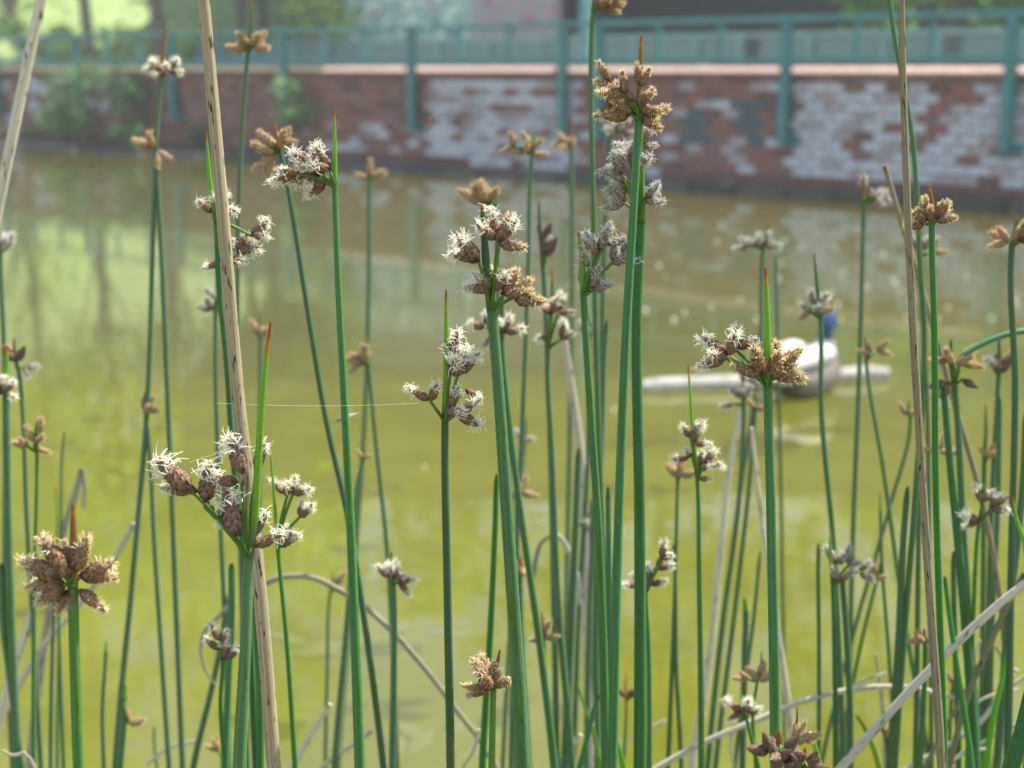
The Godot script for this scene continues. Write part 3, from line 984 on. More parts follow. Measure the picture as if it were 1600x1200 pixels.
func make_green() -> void:
	var leafy := Color(0.38, 0.52, 0.17)
	var deep := Color(0.12, 0.24, 0.06)
	tree("slim dark-trunked tree rising just right of the leftmost reed", at(248, 100, 25.0) * Vector3(1, 0, 1) + Vector3(0, 0.95, 0), 8.5, 2.4, 2.6, 1300, 0.24, leafy, 1, 0.14)
	tree("slender tree standing second from the left behind the railing", at(143, 100, 24.0) * Vector3(1, 0, 1) + Vector3(0, 0.95, 0), 7.5, 2.2, 2.4, 1300, 0.24, leafy, 2, 0.11)
	tree("thin tree behind the wide tan flower head, left one of a close pair", at(382, 100, 26.0) * Vector3(1, 0, 1) + Vector3(0, 0.95, 0), 8.0, 2.2, 2.5, 1300, 0.24, leafy, 3, 0.10)
	tree("thin tree behind the wide tan flower head, right one of a close pair", at(410, 100, 27.0) * Vector3(1, 0, 1) + Vector3(0, 0.95, 0), 8.6, 2.4, 2.5, 1300, 0.24, leafy, 4, 0.11)
	tree("bushy mid green tree standing against the left end of the bridge", at(512, 100, 23.0) * Vector3(1, 0, 1) + Vector3(0, 0.95, 0), 6.0, 0.9, 0.6, 1500, 0.2, Color(0.40, 0.58, 0.17), 5, 0.12)
	tree("broad tree at the far left edge of the green bank", at(20, 100, 29.0) * Vector3(1, 0, 1) + Vector3(0, 1.0, 0), 8.5, 3.0, 1.6, 1800, 0.26, leafy, 6, 0.16)
	var count := ["first", "second", "third", "fourth", "fifth", "sixth", "seventh", "eighth", "ninth", "tenth", "eleventh", "twelfth"]
	for k in 12:  # row added this tall so the water mirrors leaves instead of sky
		tree("%s tall leafy tree from the left in the row added to block sky reflection" % count[k], Vector3(-38.0 + k * 7.0, 5.5 if k < 5 else 0.95, (-50.0 if k < 6 else -37.0) - (k % 3) * 2.5), 20.0 if k < 6 else 17.0 + (k * 5) % 4, 5.6, 1.5, 3000, 0.7, leafy.lerp(deep, 0.25 * (k % 3)), 20 + k, 0.28)
	var spots := pixels("30,24 95,27 170,25 215,30 300,26 345,29 450,26 480,30 540,27")
	var looks := ["at the left edge", "left of the second thin trunk", "right of the second thin trunk", "left of the darkest trunk", "behind the thick tan reed", "right of the thick tan reed", "right of the pair of thin trunks", "left of the bushy tree", "below the bushy tree by the bridge"]
	for k in spots.size():
		shrub("bush", "sunny yellow-green bush on the bank " + looks[k], at(spots[k].x, 90, spots[k].y) * Vector3(1, 0, 1) + Vector3(0, 0.95, 0), Vector3(2.4, 0.8, 1.0), 600, 0.16, Color(0.56, 0.72, 0.30) if k % 3 else Color(0.46, 0.62, 0.24), 60 + k)
	shrub("bush", "dark green bush behind the railing at the top right corner", at(1500, 40, 17.5) * Vector3(1, 0, 1) + Vector3(0, 0.95, 0), Vector3(2.4, 1.9, 1.2), 1700, 0.14, Color(0.12, 0.26, 0.06), 80)
	shrub("bush", "dark green bush beside the dark underpass, left of the corner bush", at(1390, 40, 18.5) * Vector3(1, 0, 1) + Vector3(0, 0.95, 0), Vector3(1.3, 1.6, 1.0), 1000, 0.13, Color(0.13, 0.28, 0.06), 81)
	shrub("bush", "tall bush off to the right behind the pale fence", at(1720, 40, 16.5) * Vector3(1, 0, 1) + Vector3(0, 0.95, 0), Vector3(2.6, 2.4, 1.4), 1500, 0.15, Color(0.07, 0.16, 0.04), 82)
	for q in pixels("1255,66 1310,32 1445,28 1515,30"):
		pass
	# plants that grow out of the wall and its footing
	shrub("wall_plant", "dark leafy shrub growing at the wall's foot between two posts", along(t_of(225.0), 0.35, 0.08), Vector3(1.5, 0.95, 0.5), 1100, 0.09, Color(0.10, 0.21, 0.08), 90)
	shrub("wall_plant", "mid green upright weed on the wall left of the dark shrub", along(t_of(150.0), 0.3, 0.08), Vector3(0.5, 0.6, 0.3), 420, 0.08, Color(0.24, 0.40, 0.12), 91)
	shrub("wall_plant", "pale green fern-like plant sprouting from the wall beside a railing post", along(t_of(488.0), 0.14, 0.36), Vector3(0.42, 0.52, 0.16), 460, 0.07, Color(0.30, 0.48, 0.22), 92)
	shrub("wall_plant", "low grassy weeds on the footing at the left edge", along(t_of(60.0), 0.4, 0.07), Vector3(1.6, 0.22, 0.4), 500, 0.07, Color(0.26, 0.40, 0.13), 93)
	shrub("wall_plant", "low dark weeds on the footing under the thick tan reed", along(t_of(310.0), 0.45, 0.07), Vector3(1.2, 0.3, 0.4), 500, 0.07, Color(0.11, 0.22, 0.09), 94)

func _ready() -> void:
	rng.seed = 1
	var cam := Camera3D.new()
	cam.name = "camera"
	cam.position = Vector3(0, EYE, 0)
	cam.rotation.x = -pitch
	var lens := CameraAttributesPhysical.new()
	lens.frustum_focal_length = LENS / 50.0
	lens.frustum_focus_distance = 0.76
	lens.exposure_aperture = 7.2
	lens.frustum_near = 0.05
	lens.frustum_far = 400.0
	cam.attributes = lens
	cam.fov = rad_to_deg(2.0 * atan(600.0 / LENS))
	cam.near = 0.05
	cam.far = 400.0
	add_child(cam)
	cam.current = true
	var env := Environment.new()
	env.background_mode = Environment.BG_SKY
	var sky := ProceduralSkyMaterial.new()
	sky.sky_top_color = Color(0.60, 0.70, 0.83)
	sky.sky_horizon_color = Color(0.92, 0.93, 0.92)
	sky.sky_curve = 0.2
	sky.ground_bottom_color = Color(0.30, 0.32, 0.22)
	sky.ground_horizon_color = Color(0.55, 0.58, 0.48)
	sky.sun_angle_max = 6.0
	sky.sky_energy_multiplier = 0.8
	env.sky = Sky.new()
	env.sky.sky_material = sky
	env.tonemap_mode = Environment.TONE_MAPPER_LINEAR
	env.tonemap_exposure = 2.85
	env.fog_enabled = true
	env.fog_density = 0.0030
	env.fog_light_color = Color(0.93, 0.96, 0.98)
	env.sdfgi_enabled = true
	env.ssao_enabled = true
	env.ssil_enabled = true
	var we := WorldEnvironment.new()
	we.name = "environment"
	we.environment = env
	add_child(we)
	var sun := DirectionalLight3D.new()
	sun.name = "sun"
	sun.light_energy = 1.6
	sun.light_color = Color(1.0, 0.975, 0.92)
	sun.light_angular_distance = 0.5
	sun.shadow_enabled = true
	add_child(sun)
	var high := deg_to_rad(58.0)
	var round_ := deg_to_rad(66.0)                          # from straight ahead towards the right
	sun.look_at_from_position(Vector3(cos(high) * sin(round_), sin(high), -cos(high) * cos(round_)), Vector3.ZERO)

	make_materials()
	make_setting()
	make_wall()
	make_railing()
	make_bridge()
	make_green()
	make_log()
	make_duck()
	make_near()
	make_middle()
	make_right()
	make_dry()
	make_floaters()

# ---------------------------------------------------------------- the bulrushes in focus
func make_near() -> void:
	var green := Color(0.045, 0.17, 0.07)
	bulrush("thick bulrush at the lower left with a big round brown golden-tufted head", 0.62, "114,788 115,850 114,905 117,1050 122,1200", 20, 908, "g 108,893 115 10 1 66; g 112,890 92 16 1 50; g 106,898 147 14 2 60; g 104,908 178 16 2 52; g 106,912 203 14 2 62; g 108,918 235 14 2 50; g 112,918 258 10 1 40; g 118,895 58 16 2 56; g 120,902 12 14 2 62; g 121,908 -14 14 2 62; g 120,914 -52 14 2 50; g 114,900 80 50 2 44", "brown", Color(0.06, 0.21, 0.05), 18)
	bulrush("tall thick central bulrush with four brown white-fringed clusters around its broad green bract", 0.70, "753,322 760,420 770,500 790,800 817,1200", 25, 486, "w 778,378 84 58 6 46; g 780,380 40 50 3 42; w 748,408 150 40 5 50; w 772,450 165 30 4 44; g 785,462 40 50 5 46; g 800,465 20 36 4 46; w 770,455 80 40 3 40", "green", Color(0.06, 0.20, 0.09), 17)
	bulrush("bulrush with a lime bract tip and white-threaded clusters, left of the central one", 0.75, "697,452 695,560 694,688 699,900 704,1200", 15, 660, "w 715,588 78 50 7 44; w 706,565 50 50 3 40; w 672,626 120 50 4 38; w 712,646 12 40 4 40; w 700,640 40 50 3 36; w 725,610 -60 40 2 34", "lime", Color(0.04, 0.13, 0.075), 12)
	bulrush("slim bulrush with an orange needle tip and a white-threaded cluster to its left", 0.80, "522,172 521,230 522,290 528,450 538,620 548,850 562,1200", 19, 292, "w 515,262 150 46 6 38; w 500,272 175 40 5 40; w 492,262 120 50 4 34; w 512,285 195 36 4 38; w 470,272 180 30 4 36", "lime", Color(0.045, 0.20, 0.07), 9)
	bulrush("leaning bulrush with a dull tan head crossing behind the needle-tipped one", 0.98, "428,190 432,215 450,300 478,480 512,660 540,800 566,960 598,1200", 12, 222, "t 436,232 110 55 4 34; t 432,240 190 45 4 34; t 425,245 240 30 3 32; t 440,228 40 45 3 32", "brown", Color(0.05, 0.15, 0.09), 8)
	bulrush("bulrush hugging the thick tan reed, with a bright green bract and white tufts", 0.86, "322,205 330,290 336,340 343,440 354,560 366,720 384,900 398,1200", 13, 345, "w 332,335 110 50 4 34; w 345,345 70 40 3 32; w 345,330 40 50 3 30; w 352,408 40 50 4 34; w 366,392 35 36 5 36; w 392,370 20 40 4 32; w 344,410 170 40 2 28", "lime", Color(0.03, 0.15, 0.06), 9)
	bulrush("bulrush with an orange-tipped lime bract and a wide umbel of plump brown spikelets", 0.68, "423,503 418,560 408,680 396,800 388,870 384,1000 374,1200", 24, 872, "w 302,765 128 8 1 62; w 300,768 165 8 1 50; w 312,770 150 20 1 36; w 318,792 75 10 1 58; w 388,740 100 10 1 66; w 398,738 55 20 2 46; w 378,752 165 14 1 46; w 372,842 96 10 1 72; w 392,846 40 22 2 50; w 395,852 12 16 2 48; w 380,835 130 20 1 46", "lime", Color(0.07, 0.20, 0.10), 16)
	bulrush("thin bulrush with three small white heads right of the plump brown umbel", 0.86, "421,690 426,750 434,850 446,1000 463,1200", 10, 852, "w 448,775 110 50 4 30; w 456,775 60 45 4 30; w 470,805 65 28 3 32; w 446,848 60 40 4 32; w 448,852 100 40 3 30", "lime", Color(0.045, 0.19, 0.05), 7)
	bulrush("tallest central bulrush with a brown needle and a golden tufted head", 0.78, "1002,56 1000,110 996,185 988,320 980,520 968,820 955,1200", 18, 188, "g 1000,135 88 26 4 34; g 994,172 30 50 5 36; g 975,150 130 50 6 38; g 985,180 165 36 5 38; g 1000,182 0 40 5 36; g 962,165 180 50 4 34; g 990,160 90 70 4 34; g 955,130 100 30 2 30", "brown", Color(0.04, 0.18, 0.08), 12)
	bulrush("straight thick bulrush close right of the golden-headed one, with white frothy flowers", 0.82, "1002,190 1001,260 1000,345 997,500 998,800 1000,1200", 22, 350, "c 985,250 110 55 6 32; c 972,275 150 50 5 32; c 985,285 190 40 5 34; c 978,290 220 36 5 34; c 1004,228 40 46 4 28; c 1006,312 30 46 5 30; c 978,318 170 50 4 30; c 990,262 70 50 4 30", "lime", Color(0.03, 0.15, 0.055), 15)
	bulrush("bulrush with a yellow-green bract and an open spray of grey-white heads", 0.82, "904,362 908,410 912,462 924,640 934,850 946,1200", 16, 462, "c 935,395 100 50 6 34; c 945,382 50 40 3 30; c 915,450 85 22 3 30; c 925,455 50 40 4 32; c 958,412 60 50 5 32; c 970,400 25 42 4 32; c 920,420 95 30 2 28", "lime", Color(0.045, 0.19, 0.07), 11)
	bulrush("bulrush with a brown and gold bristly head in front of the floating log", 0.72, "1196,418 1197,500 1200,600 1206,800 1212,1200", 19, 606, "g 1205,600 100 30 4 54; g 1202,592 60 36 4 56; g 1208,585 20 40 5 50; g 1192,585 140 36 4 46; w 1140,556 120 48 4 44; w 1135,560 175 40 4 42; w 1150,548 60 40 3 42; d 1196,600 100 28 3 40", "lime", Color(0.05, 0.20, 0.09), 15)
	bulrush("short bulrush at the lower right with a dark bare purple-brown head", 0.62, "1216,1140 1217,1165 1218,1200", 16, 1160, "d 1215,1180 90 70 6 34; d 1205,1175 150 40 4 34; d 1225,1175 30 40 3 32; d 1218,1215 90 30 3 48", "brown", Color(0.06, 0.18, 0.08), 14)
	bulrush("short bulrush with a dark bare head at the bottom edge, right of its twin", 0.62, "1258,1168 1257,1190 1255,1200", 12, 1188, "d 1256,1206 100 60 5 34; d 1262,1200 40 40 3 32; d 1248,1200 140 36 3 32", "brown", Color(0.05, 0.2, 0.06), 10)
	bulrush("small bulrush with a ragged tan head just above the two dark bare heads", 0.74, "1246,1105 1244,1130 1240,1165 1233,1200", 8, 1160, "t 1243,1158 75 40 5 32; t 1246,1150 50 40 3 32; t 1250,1148 -60 40 2 26", "brown", Color(0.05, 0.2, 0.06), 6)
	bulrush("bulrush on the right with a round gold head and a smaller one below it", 0.80, "1451,290 1454,320 1457,348 1458,520 1463,760 1476,1200", 13, 348, "g 1459,345 95 40 5 34; g 1462,345 45 45 5 34; g 1455,345 140 40 3 32; g 1450,352 165 45 4 30", "brown", Color(0.03, 0.19, 0.045), 10)
	bulrush("low bulrush with an orange-brown head right below the central one's left edge", 0.75, "781,1015 777,1050 773,1076 772,1120 768,1200", 12, 1076, "g 768,1072 150 36 4 44; g 766,1070 110 40 5 40; g 772,1068 60 40 4 38; g 764,1076 190 26 3 40", "brown", Color(0.06, 0.23, 0.05), 10)
	bulrush("thin bulrush with a lime bract and small white-black heads below the log", 0.90, "1075,568 1078,640 1083,700 1087,745 1092,900 1098,1200", 12, 748, "w 1079,684 100 55 5 26; w 1082,690 40 50 3 24; w 1082,715 160 50 4 26; w 1090,735 50 50 5 28; w 1100,722 20 40 3 26; w 1090,745 -30 40 2 22", "lime", Color(0.045, 0.19, 0.07), 7)
	bulrush("slender bulrush with white-threaded heads half hidden behind the straight thick one", 0.90, "1006,858 1008,890 1010,925 1013,1000 1016,1200", 10, 925, "w 1016,915 70 50 4 28; w 1025,890 40 36 3 28; w 1035,875 60 40 3 26; w 1003,915 160 40 3 26", "lime", Color(0.04, 0.18, 0.06), 7)
	bulrush("small bulrush with a white and dark head left of the thick tan reed's foot", 0.84, "349,955 348,990 347,1030 346,1100 349,1200", 8, 1032, "w 347,1000 95 36 4 30; w 355,1028 75 30 4 34; w 343,1018 120 28 2 26", "lime", Color(0.04, 0.22, 0.05), 6)
	bulrush("bulrush with a white flower head on a thicker stem, left of centre", 1.0, "612,862 612,885 612,915 613,1050 615,1200", 14, 912, "w 610,905 110 55 5 28; w 614,905 60 50 5 28; w 622,910 -15 40 3 26", "lime", Color(0.05, 0.18, 0.10), 11)

# ---------------------------------------------------------------- those behind, left and centre
func make_middle() -> void:
	var blue := Color(0.055, 0.15, 0.095)
	bulrush("far tall bulrush with a round white head and orange needle near the upper left", 1.15, "259,32 258,75 254,110 246,200 240,330 231,620 208,880 180,1200", 13, 120, "w 256,118 90 75 6 24; w 264,112 30 50 5 22; w 254,112 150 50 4 24", "brown", blue, 8)
	bulrush("far bulrush with a small drooping tan head below the round white one", 1.15, "240,205 241,225 243,250 252,430 263,650 284,1200", 12, 236, "t 240,232 130 50 4 26; t 244,236 -50 40 3 24; t 242,230 60 50 2 22", "pale", blue, 9)
	bulrush("bulrush with a small tan-orange head above the plump brown umbel's left end", 1.15, "226,612 227,635 228,660 240,850 266,1200", 11, 655, "t 228,645 75 60 5 26; t 232,640 40 50 3 24", "pale", blue, 8)
	bulrush("far bulrush with a wide tan head right of the thick tan reed's top", 1.15, "394,0 391,30 387,80 378,240 372,420 372,700 388,1200", 11, 84, "t 386,76 150 40 4 28; t 394,74 25 40 4 28; t 390,72 90 70 5 24", "pale", blue, 8)
	bulrush("faint far bulrush with a little tan head right of the needle tip", 1.55, "578,245 578,265 578,285 577,420 570,640 556,860 530,1200", 10, 282, "t 576,280 130 50 3 24; t 578,276 60 50 3 24", "pale", blue, 8)
	bulrush("far bulrush with a tan head, its stem crossing to the white head left of centre", 1.25, "572,525 572,545 574,575 588,690 604,870 622,1200", 10, 570, "t 568,570 130 50 4 28; t 566,560 200 50 3 26; t 570,560 70 40 2 24", "pale", blue, 8)
	bulrush("far bulrush with two tan balls left of the tallest central one", 1.2, "836,205 834,225 832,250 826,420 816,640 806,900 800,1200", 11, 240, "t 822,240 140 60 4 24; t 830,230 90 60 3 24; t 806,232 160 60 4 24; t 834,240 -30 40 2 20", "orange", blue, 8)
	bulrush("faint far bulrush with a single round tan head under the tall teal post", 1.6, "892,180 891,200 891,235 892,420 890,650 886,900 882,1200", 11, 232, "t 889,228 100 80 6 22; t 887,222 160 50 2 22", "brown", blue, 8)
	bulrush("tall bulrush whose olive head is cut by the top edge", 1.05, "935,-70 930,-20 926,40 928,330 936,640 952,1200", 13, 10, "g 934,16 70 50 5 32; g 944,14 20 40 4 28; g 950,18 0 40 2 26", "green", Color(0.05, 0.18, 0.07), 9)
	bulrush("bulrush with a creamy tan head right behind the top of the central one", 1.15, "776,278 774,300 774,325 781,520 797,760 806,1200", 11, 322, "t 760,318 140 50 5 32; t 768,312 90 50 4 30; t 745,310 130 50 3 28", "pale", blue, 8)
	bulrush("bulrush with a dark purplish head between the central and the tallest ones", 1.15, "842,315 843,350 848,420 856,620 864,900 870,1200", 13, 415, "d 850,400 80 26 3 30; d 852,375 100 36 3 28; c 856,390 60 30 2 24", "green", blue, 10)
	bulrush("bulrush with white-and-brown tufts on a long pale bract, in the central tangle", 1.05, "863,420 861,480 858,540 862,720 872,940 894,1200", 15, 545, "w 862,490 110 55 5 26; w 872,490 50 50 4 26; w 878,530 60 50 5 26; w 862,524 160 40 2 22", "pale", Color(0.05, 0.18, 0.09), 10)
	bulrush("bulrush with white tufts just behind the central one's shoulder", 0.98, "786,462 784,490 783,530 796,680 816,820 842,1000 866,1200", 14, 530, "w 778,520 100 50 5 28; w 760,510 140 50 4 26; w 788,522 50 40 3 28; c 770,525 200 40 2 24", "green", Color(0.05, 0.18, 0.08), 10)
	bulrush("bulrush with a blurred creamy white head beside the tallest pair", 1.25, "958,150 956,185 952,215 945,420 936,620 925,900 918,1200", 12, 210, "c 962,206 100 70 6 26; c 972,206 40 50 4 26", "pale", blue, 9)
	bulrush("bulrush with a small tan head left of the central tangle, stem straight down", 1.2, "806,740 808,760 808,782 812,900 828,1200", 10, 780, "t 808,778 120 50 4 26; t 812,772 40 50 3 24", "pale", blue, 8)
	bulrush("bulrush with a small orange-brown button head in the lower central tangle", 1.15, "815,868 815,885 814,905 818,1000 826,1200", 9, 900, "t 815,898 80 80 5 20; t 815,895 150 50 2 18", "brown", blue, 8)
	bulrush("bulrush with a lumpy tan head low in the central tangle", 1.05, "846,955 848,980 850,1008 854,1080 866,1200", 11, 1004, "t 848,985 100 50 4 28; t 848,1002 150 50 3 26; t 852,1000 70 50 3 28", "pale", Color(0.05, 0.17, 0.08), 9)
	bulrush("bulrush with a speck of white flower left of the central tangle", 1.3, "822,655 820,680 818,705 806,860 786,1200", 9, 700, "c 818,690 90 70 4 20", "green", blue, 7)
	bulrush("bulrush with two pale tufts behind the yellow-bracted one", 1.3, "924,780 923,810 922,835 926,1000 934,1200", 10, 832, "c 918,822 130 60 4 22; c 926,825 30 60 4 22", "pale", blue, 8)
	bulrush("bulrush with a pale blurred tuft just right of the yellow-bracted one's shoulder", 1.3, "919,490 920,515 921,535 918,700 908,920 896,1200", 12, 530, "c 918,525 90 70 5 22; c 924,515 50 40 3 22", "pale", blue, 8)
	bulrush("small bulrush with a dark head low between the straight pair and the tangle", 1.15, "979,1055 979,1075 978,1095 976,1200", 7, 1092, "d 978,1086 100 60 4 22; t 984,1086 20 40 2 20", "brown", Color(0.06, 0.2, 0.07), 5)
	bulrush("plain headless bulrush with a burnt orange tip between the straight pair", 1.0, "953,1008 952,1050 951,1100 952,1200", 9, 1060, "", "orange", Color(0.05, 0.2, 0.07), 7)
	bulrush("plain bulrush leaning left out of the foot of the central one", 0.95, "776,740 774,820 768,960 754,1200", 13, 760, "", "green", Color(0.03, 0.2, 0.045), 9)
	bulrush("broad plain bulrush in deep shade in the middle of the central tangle", 1.15, "904,700 902,780 893,950 884,1200", 17, 720, "", "green", Color(0.04, 0.14, 0.09), 12)
	bulrush("plain bulrush slanting right to left under the yellow-bracted one", 0.92, "936,1085 930,1110 916,1160 905,1200", 10, 1090, "", "green", Color(0.04, 0.17, 0.08), 8)
	bulrush("plain bulrush running close behind the yellow-bracted one down its right side", 1.1, "948,500 945,560 938,720 930,900 932,1200", 13, 520, "", "green", blue, 9)
	bulrush("thick plain bulrush beside the foot of the yellow-bracted one", 0.95, "950,760 951,850 950,1000 951,1200", 14, 780, "", "green", Color(0.04, 0.17, 0.08), 9)
	bulrush("bulrush with a little tan head and bent stem below the arched dry stalk", 1.35, "519,895 518,910 515,930 511,1040 508,1200", 8, 925, "t 517,922 70 70 4 24; t 522,916 20 40 2 24", "pale", blue, 6)
	bulrush("dark leaning bulrush tipped by a tiny orange bud, behind the needle-tipped one", 1.2, "569,700 566,716 560,760 545,950 522,1200", 15, 718, "t 568,714 90 70 3 14", "green", blue, 7)
	bulrush("bulrush with tan three-part head at the left edge above the round brown one", 1.0, "58,655 57,675 56,710 54,900 54,1200", 10, 705, "t 56,690 80 50 3 26; t 46,696 140 50 3 26; t 56,700 -50 36 2 24; t 62,676 50 40 2 24", "pale", Color(0.05, 0.19, 0.07), 7)
	bulrush("bulrush with a small dark and pale head near the left edge, mid height", 1.15, "22,528 24,550 28,585 42,800 66,1200", 11, 578, "d 26,565 100 50 3 28; c 34,572 -30 40 3 26; t 24,560 90 40 2 24", "green", blue, 8)
	bulrush("thick bulrush cut by the left edge with a white and dark head", 1.0, "10,540 9,580 8,622 13,880 30,1200", 18, 618, "w 8,608 130 60 4 30; w 12,612 30 60 4 28; d 6,616 100 50 2 26", "lime", Color(0.05, 0.18, 0.09), 14)
	bulrush("bulrush cut by the left edge with a pale head, highest of those there", 1.3, "-2,320 0,360 2,400 8,620 10,900 20,1200", 12, 396, "c 2,385 90 70 5 28; c 6,392 30 40 2 24", "pale", blue, 9)
	bulrush("faint bulrush with a tan head behind the orange-tipped lime bract", 1.45, "407,490 406,510 407,530 404,700 402,900 400,1200", 9, 528, "t 405,526 90 70 5 24", "pale", blue, 7)
	bulrush("bulrush with blurred pale tufts left of the thick tan reed, mid height", 1.15, "337,430 337,460 338,495 344,760 350,940 356,1200", 11, 490, "c 336,470 100 50 4 24; c 334,484 150 50 4 24; c 345,480 40 40 2 22", "green", blue, 8)
	bulrush("plain bulrush with a yellow-orange tip near the bottom left, tan bud at its side", 1.05, "196,1070 195,1100 193,1125 186,1200", 14, 1092, "t 202,1128 70 50 4 26", "orange", Color(0.04, 0.19, 0.06), 11)
	bulrush("short plain bulrush with a rusty tip right of the round brown head", 1.15, "166,1002 163,1040 160,1110 161,1200", 9, 1020, "", "orange", blue, 7)
	bulrush("thin faint plain bulrush with a pale tip above the round brown head", 1.3, "101,672 98,720 95,790 92,1000 90,1200", 8, 690, "", "pale", blue, 5)
	bulrush("short thin lime-tipped bulrush above the round brown head, left of the dry stalk", 1.15, "87,762 89,800 91,880 98,1200", 9, 860, "", "lime", Color(0.05, 0.2, 0.06), 6)
	bulrush("faint short plain bulrush at the bottom left between two dark stems", 1.35, "241,1135 242,1160 244,1200", 6, 1140, "", "pale", blue, 5)
	bulrush("thick plain bulrush filling the gap right of the plump umbel's stem", 0.85, "400,905 402,960 404,1060 408,1200", 14, 920, "", "green", Color(0.03, 0.17, 0.055), 12)
	bulrush("plain bulrush slanting left behind the white and dark head by the reed", 1.15, "365,905 350,980 328,1080 302,1200", 13, 920, "", "green", blue, 10)
	bulrush("thick plain bulrush left behind the plump umbel's stem", 0.95, "362,880 361,960 358,1060 352,1200", 14, 890, "", "green", Color(0.04, 0.17, 0.08), 11)
	bulrush("small bulrush with an orange-tan head at the bottom left of the reed", 1.1, "338,1150 341,1168 344,1180 345,1200", 7, 1180, "t 341,1176 130 40 3 26", "brown", Color(0.05, 0.2, 0.06), 6)
	bulrush("plain bulrush at the bottom left running down from the edge", 1.0, "2,880 6,980 18,1060 32,1200", 14, 890, "", "green", Color(0.04, 0.17, 0.08), 11)
	bulrush("thin plain bulrush between the tan head and the round brown head", 1.1, "86,930 84,1000 80,1200", 9, 950, "", "green", blue, 8)

# ---------------------------------------------------------------- the thicket on the right
func make_right() -> void:
	var blue := Color(0.05, 0.15, 0.09)
	var deep := Color(0.035, 0.16, 0.065)
	bulrush("faint far bulrush with a wide white head left of the log's duck", 1.45, "1199,350 1196,372 1192,395 1184,560 1150,800 1104,1200", 11, 390, "c 1186,386 120 50 4 26; c 1194,384 50 50 4 26; c 1170,384 170 40 3 24", "pale", blue, 8)
	bulrush("bulrush with a lime bract and a tan-white head right above the duck", 1.1, "1272,395 1275,440 1280,500 1284,640 1300,850 1316,1200", 13, 500, "c 1270,490 110 60 4 28; t 1280,488 50 50 4 28; c 1272,478 80 40 3 26; t 1264,486 190 40 2 24", "green", Color(0.05, 0.19, 0.08), 9)
	bulrush("far bulrush with a white head trailing to the right, high right of the duck", 1.3, "1349,272 1349,300 1348,330 1341,560 1333,850 1326,1200", 11, 318, "c 1352,306 60 60 4 26; c 1362,304 -15 36 4 28; c 1372,308 -40 30 2 22", "brown", blue, 8)
	bulrush("bulrush with a tan head just right of the duck's head", 1.2, "1352,525 1354,545 1356,570 1382,730 1414,960 1452,1200", 11, 562, "t 1362,552 140 40 4 26; t 1370,548 20 40 4 28", "pale", Color(0.05, 0.18, 0.08), 7)
	bulrush("bulrush leaning left with a small tan button head beside the thin tan reed", 1.25, "1421,625 1421,640 1422,655 1392,790 1342,960 1285,1180", 9, 652, "t 1420,650 90 80 5 20", "pale", Color(0.045, 0.16, 0.07), 7)
	bulrush("bulrush with a ragged brown head where the arching stem ends on the right", 1.0, "1486,530 1488,560 1492,605 1506,820 1526,1200", 17, 600, "t 1490,572 90 55 4 32; g 1484,566 150 50 4 30; t 1500,566 20 40 3 30; d 1502,590 -50 30 2 30; d 1480,600 210 40 3 30; w 1478,598 250 40 3 28", "green", deep, 12)
	bulrush("bulrush near the right edge with a ragged brown head, stem straight down", 0.95, "1590,335 1586,360 1583,388 1586,600 1581,850 1574,1200", 14, 384, "t 1580,382 120 50 4 30; g 1590,378 50 50 5 32; t 1574,376 170 40 3 28", "pale", blue, 10)
	bulrush("bulrush with a narrow greyish head under the arching stem by the right edge", 1.15, "1561,520 1560,550 1558,590 1550,800 1540,1200", 11, 588, "d 1561,585 85 30 3 34; t 1564,575 40 30 2 28; c 1558,575 120 30 2 26", "green", blue, 9)
	bulrush("bulrush with white-and-dark stacked heads low on the far right", 0.95, "1536,758 1533,790 1528,830 1520,960 1512,1200", 9, 815, "w 1535,785 90 45 4 26; w 1548,795 30 45 4 26; w 1530,812 190 36 4 28; w 1556,790 10 36 2 22", "green", Color(0.045, 0.2, 0.05), 7)
	bulrush("bulrush with a small tan head above the stacked white heads on the far right", 1.15, "1540,632 1540,670 1540,722 1536,900 1530,1200", 11, 718, "t 1541,714 100 60 4 24; t 1546,708 40 40 2 22", "pale", deep, 9)
	bulrush("bulrush with four whitish knobs fanned out right of its lime tip", 0.98, "1298,822 1299,870 1301,908 1303,1040 1306,1200", 10, 910, "c 1308,885 95 50 4 28; c 1324,880 60 50 4 28; c 1312,906 100 50 4 28; c 1340,892 10 50 4 26", "lime", deep, 8)
	bulrush("bulrush leaning left with a small pinkish head right of the whitish knobs", 1.15, "1374,880 1373,892 1371,908 1346,1000 1312,1180", 9, 906, "t 1370,902 80 60 4 20", "pale", Color(0.05, 0.2, 0.05), 7)
	bulrush("bulrush with a flat pinkish-tan head in front of the diagonal dry stalk", 0.92, "1444,982 1445,995 1446,1010 1443,1090 1436,1200", 11, 1006, "t 1443,1003 150 40 3 22; t 1446,1002 30 40 4 22; t 1444,1000 90 50 2 18", "brown", deep, 8)
	bulrush("short bulrush with an orange-brown cup-like head below the diagonal dry stalk", 1.0, "1381,1130 1382,1140 1383,1152 1390,1200", 8, 1150, "t 1382,1148 90 60 5 20", "brown", deep, 7)
	bulrush("bulrush with a golden-tan head left of the bristly one's stem, low", 0.95, "1190,1016 1188,1035 1185,1066 1176,1120 1180,1200", 7, 1062, "t 1184,1062 100 50 4 32; t 1188,1058 55 45 4 30; t 1172,1064 160 36 3 28", "pale", Color(0.045, 0.2, 0.05), 5)
	bulrush("bulrush with a white and pink head below the golden-tan one", 0.92, "1158,1072 1160,1090 1166,1120 1178,1160 1186,1200", 8, 1118, "w 1162,1112 120 50 4 32; w 1168,1114 70 36 3 30; w 1160,1114 180 36 2 26", "lime", Color(0.045, 0.2, 0.05), 6)
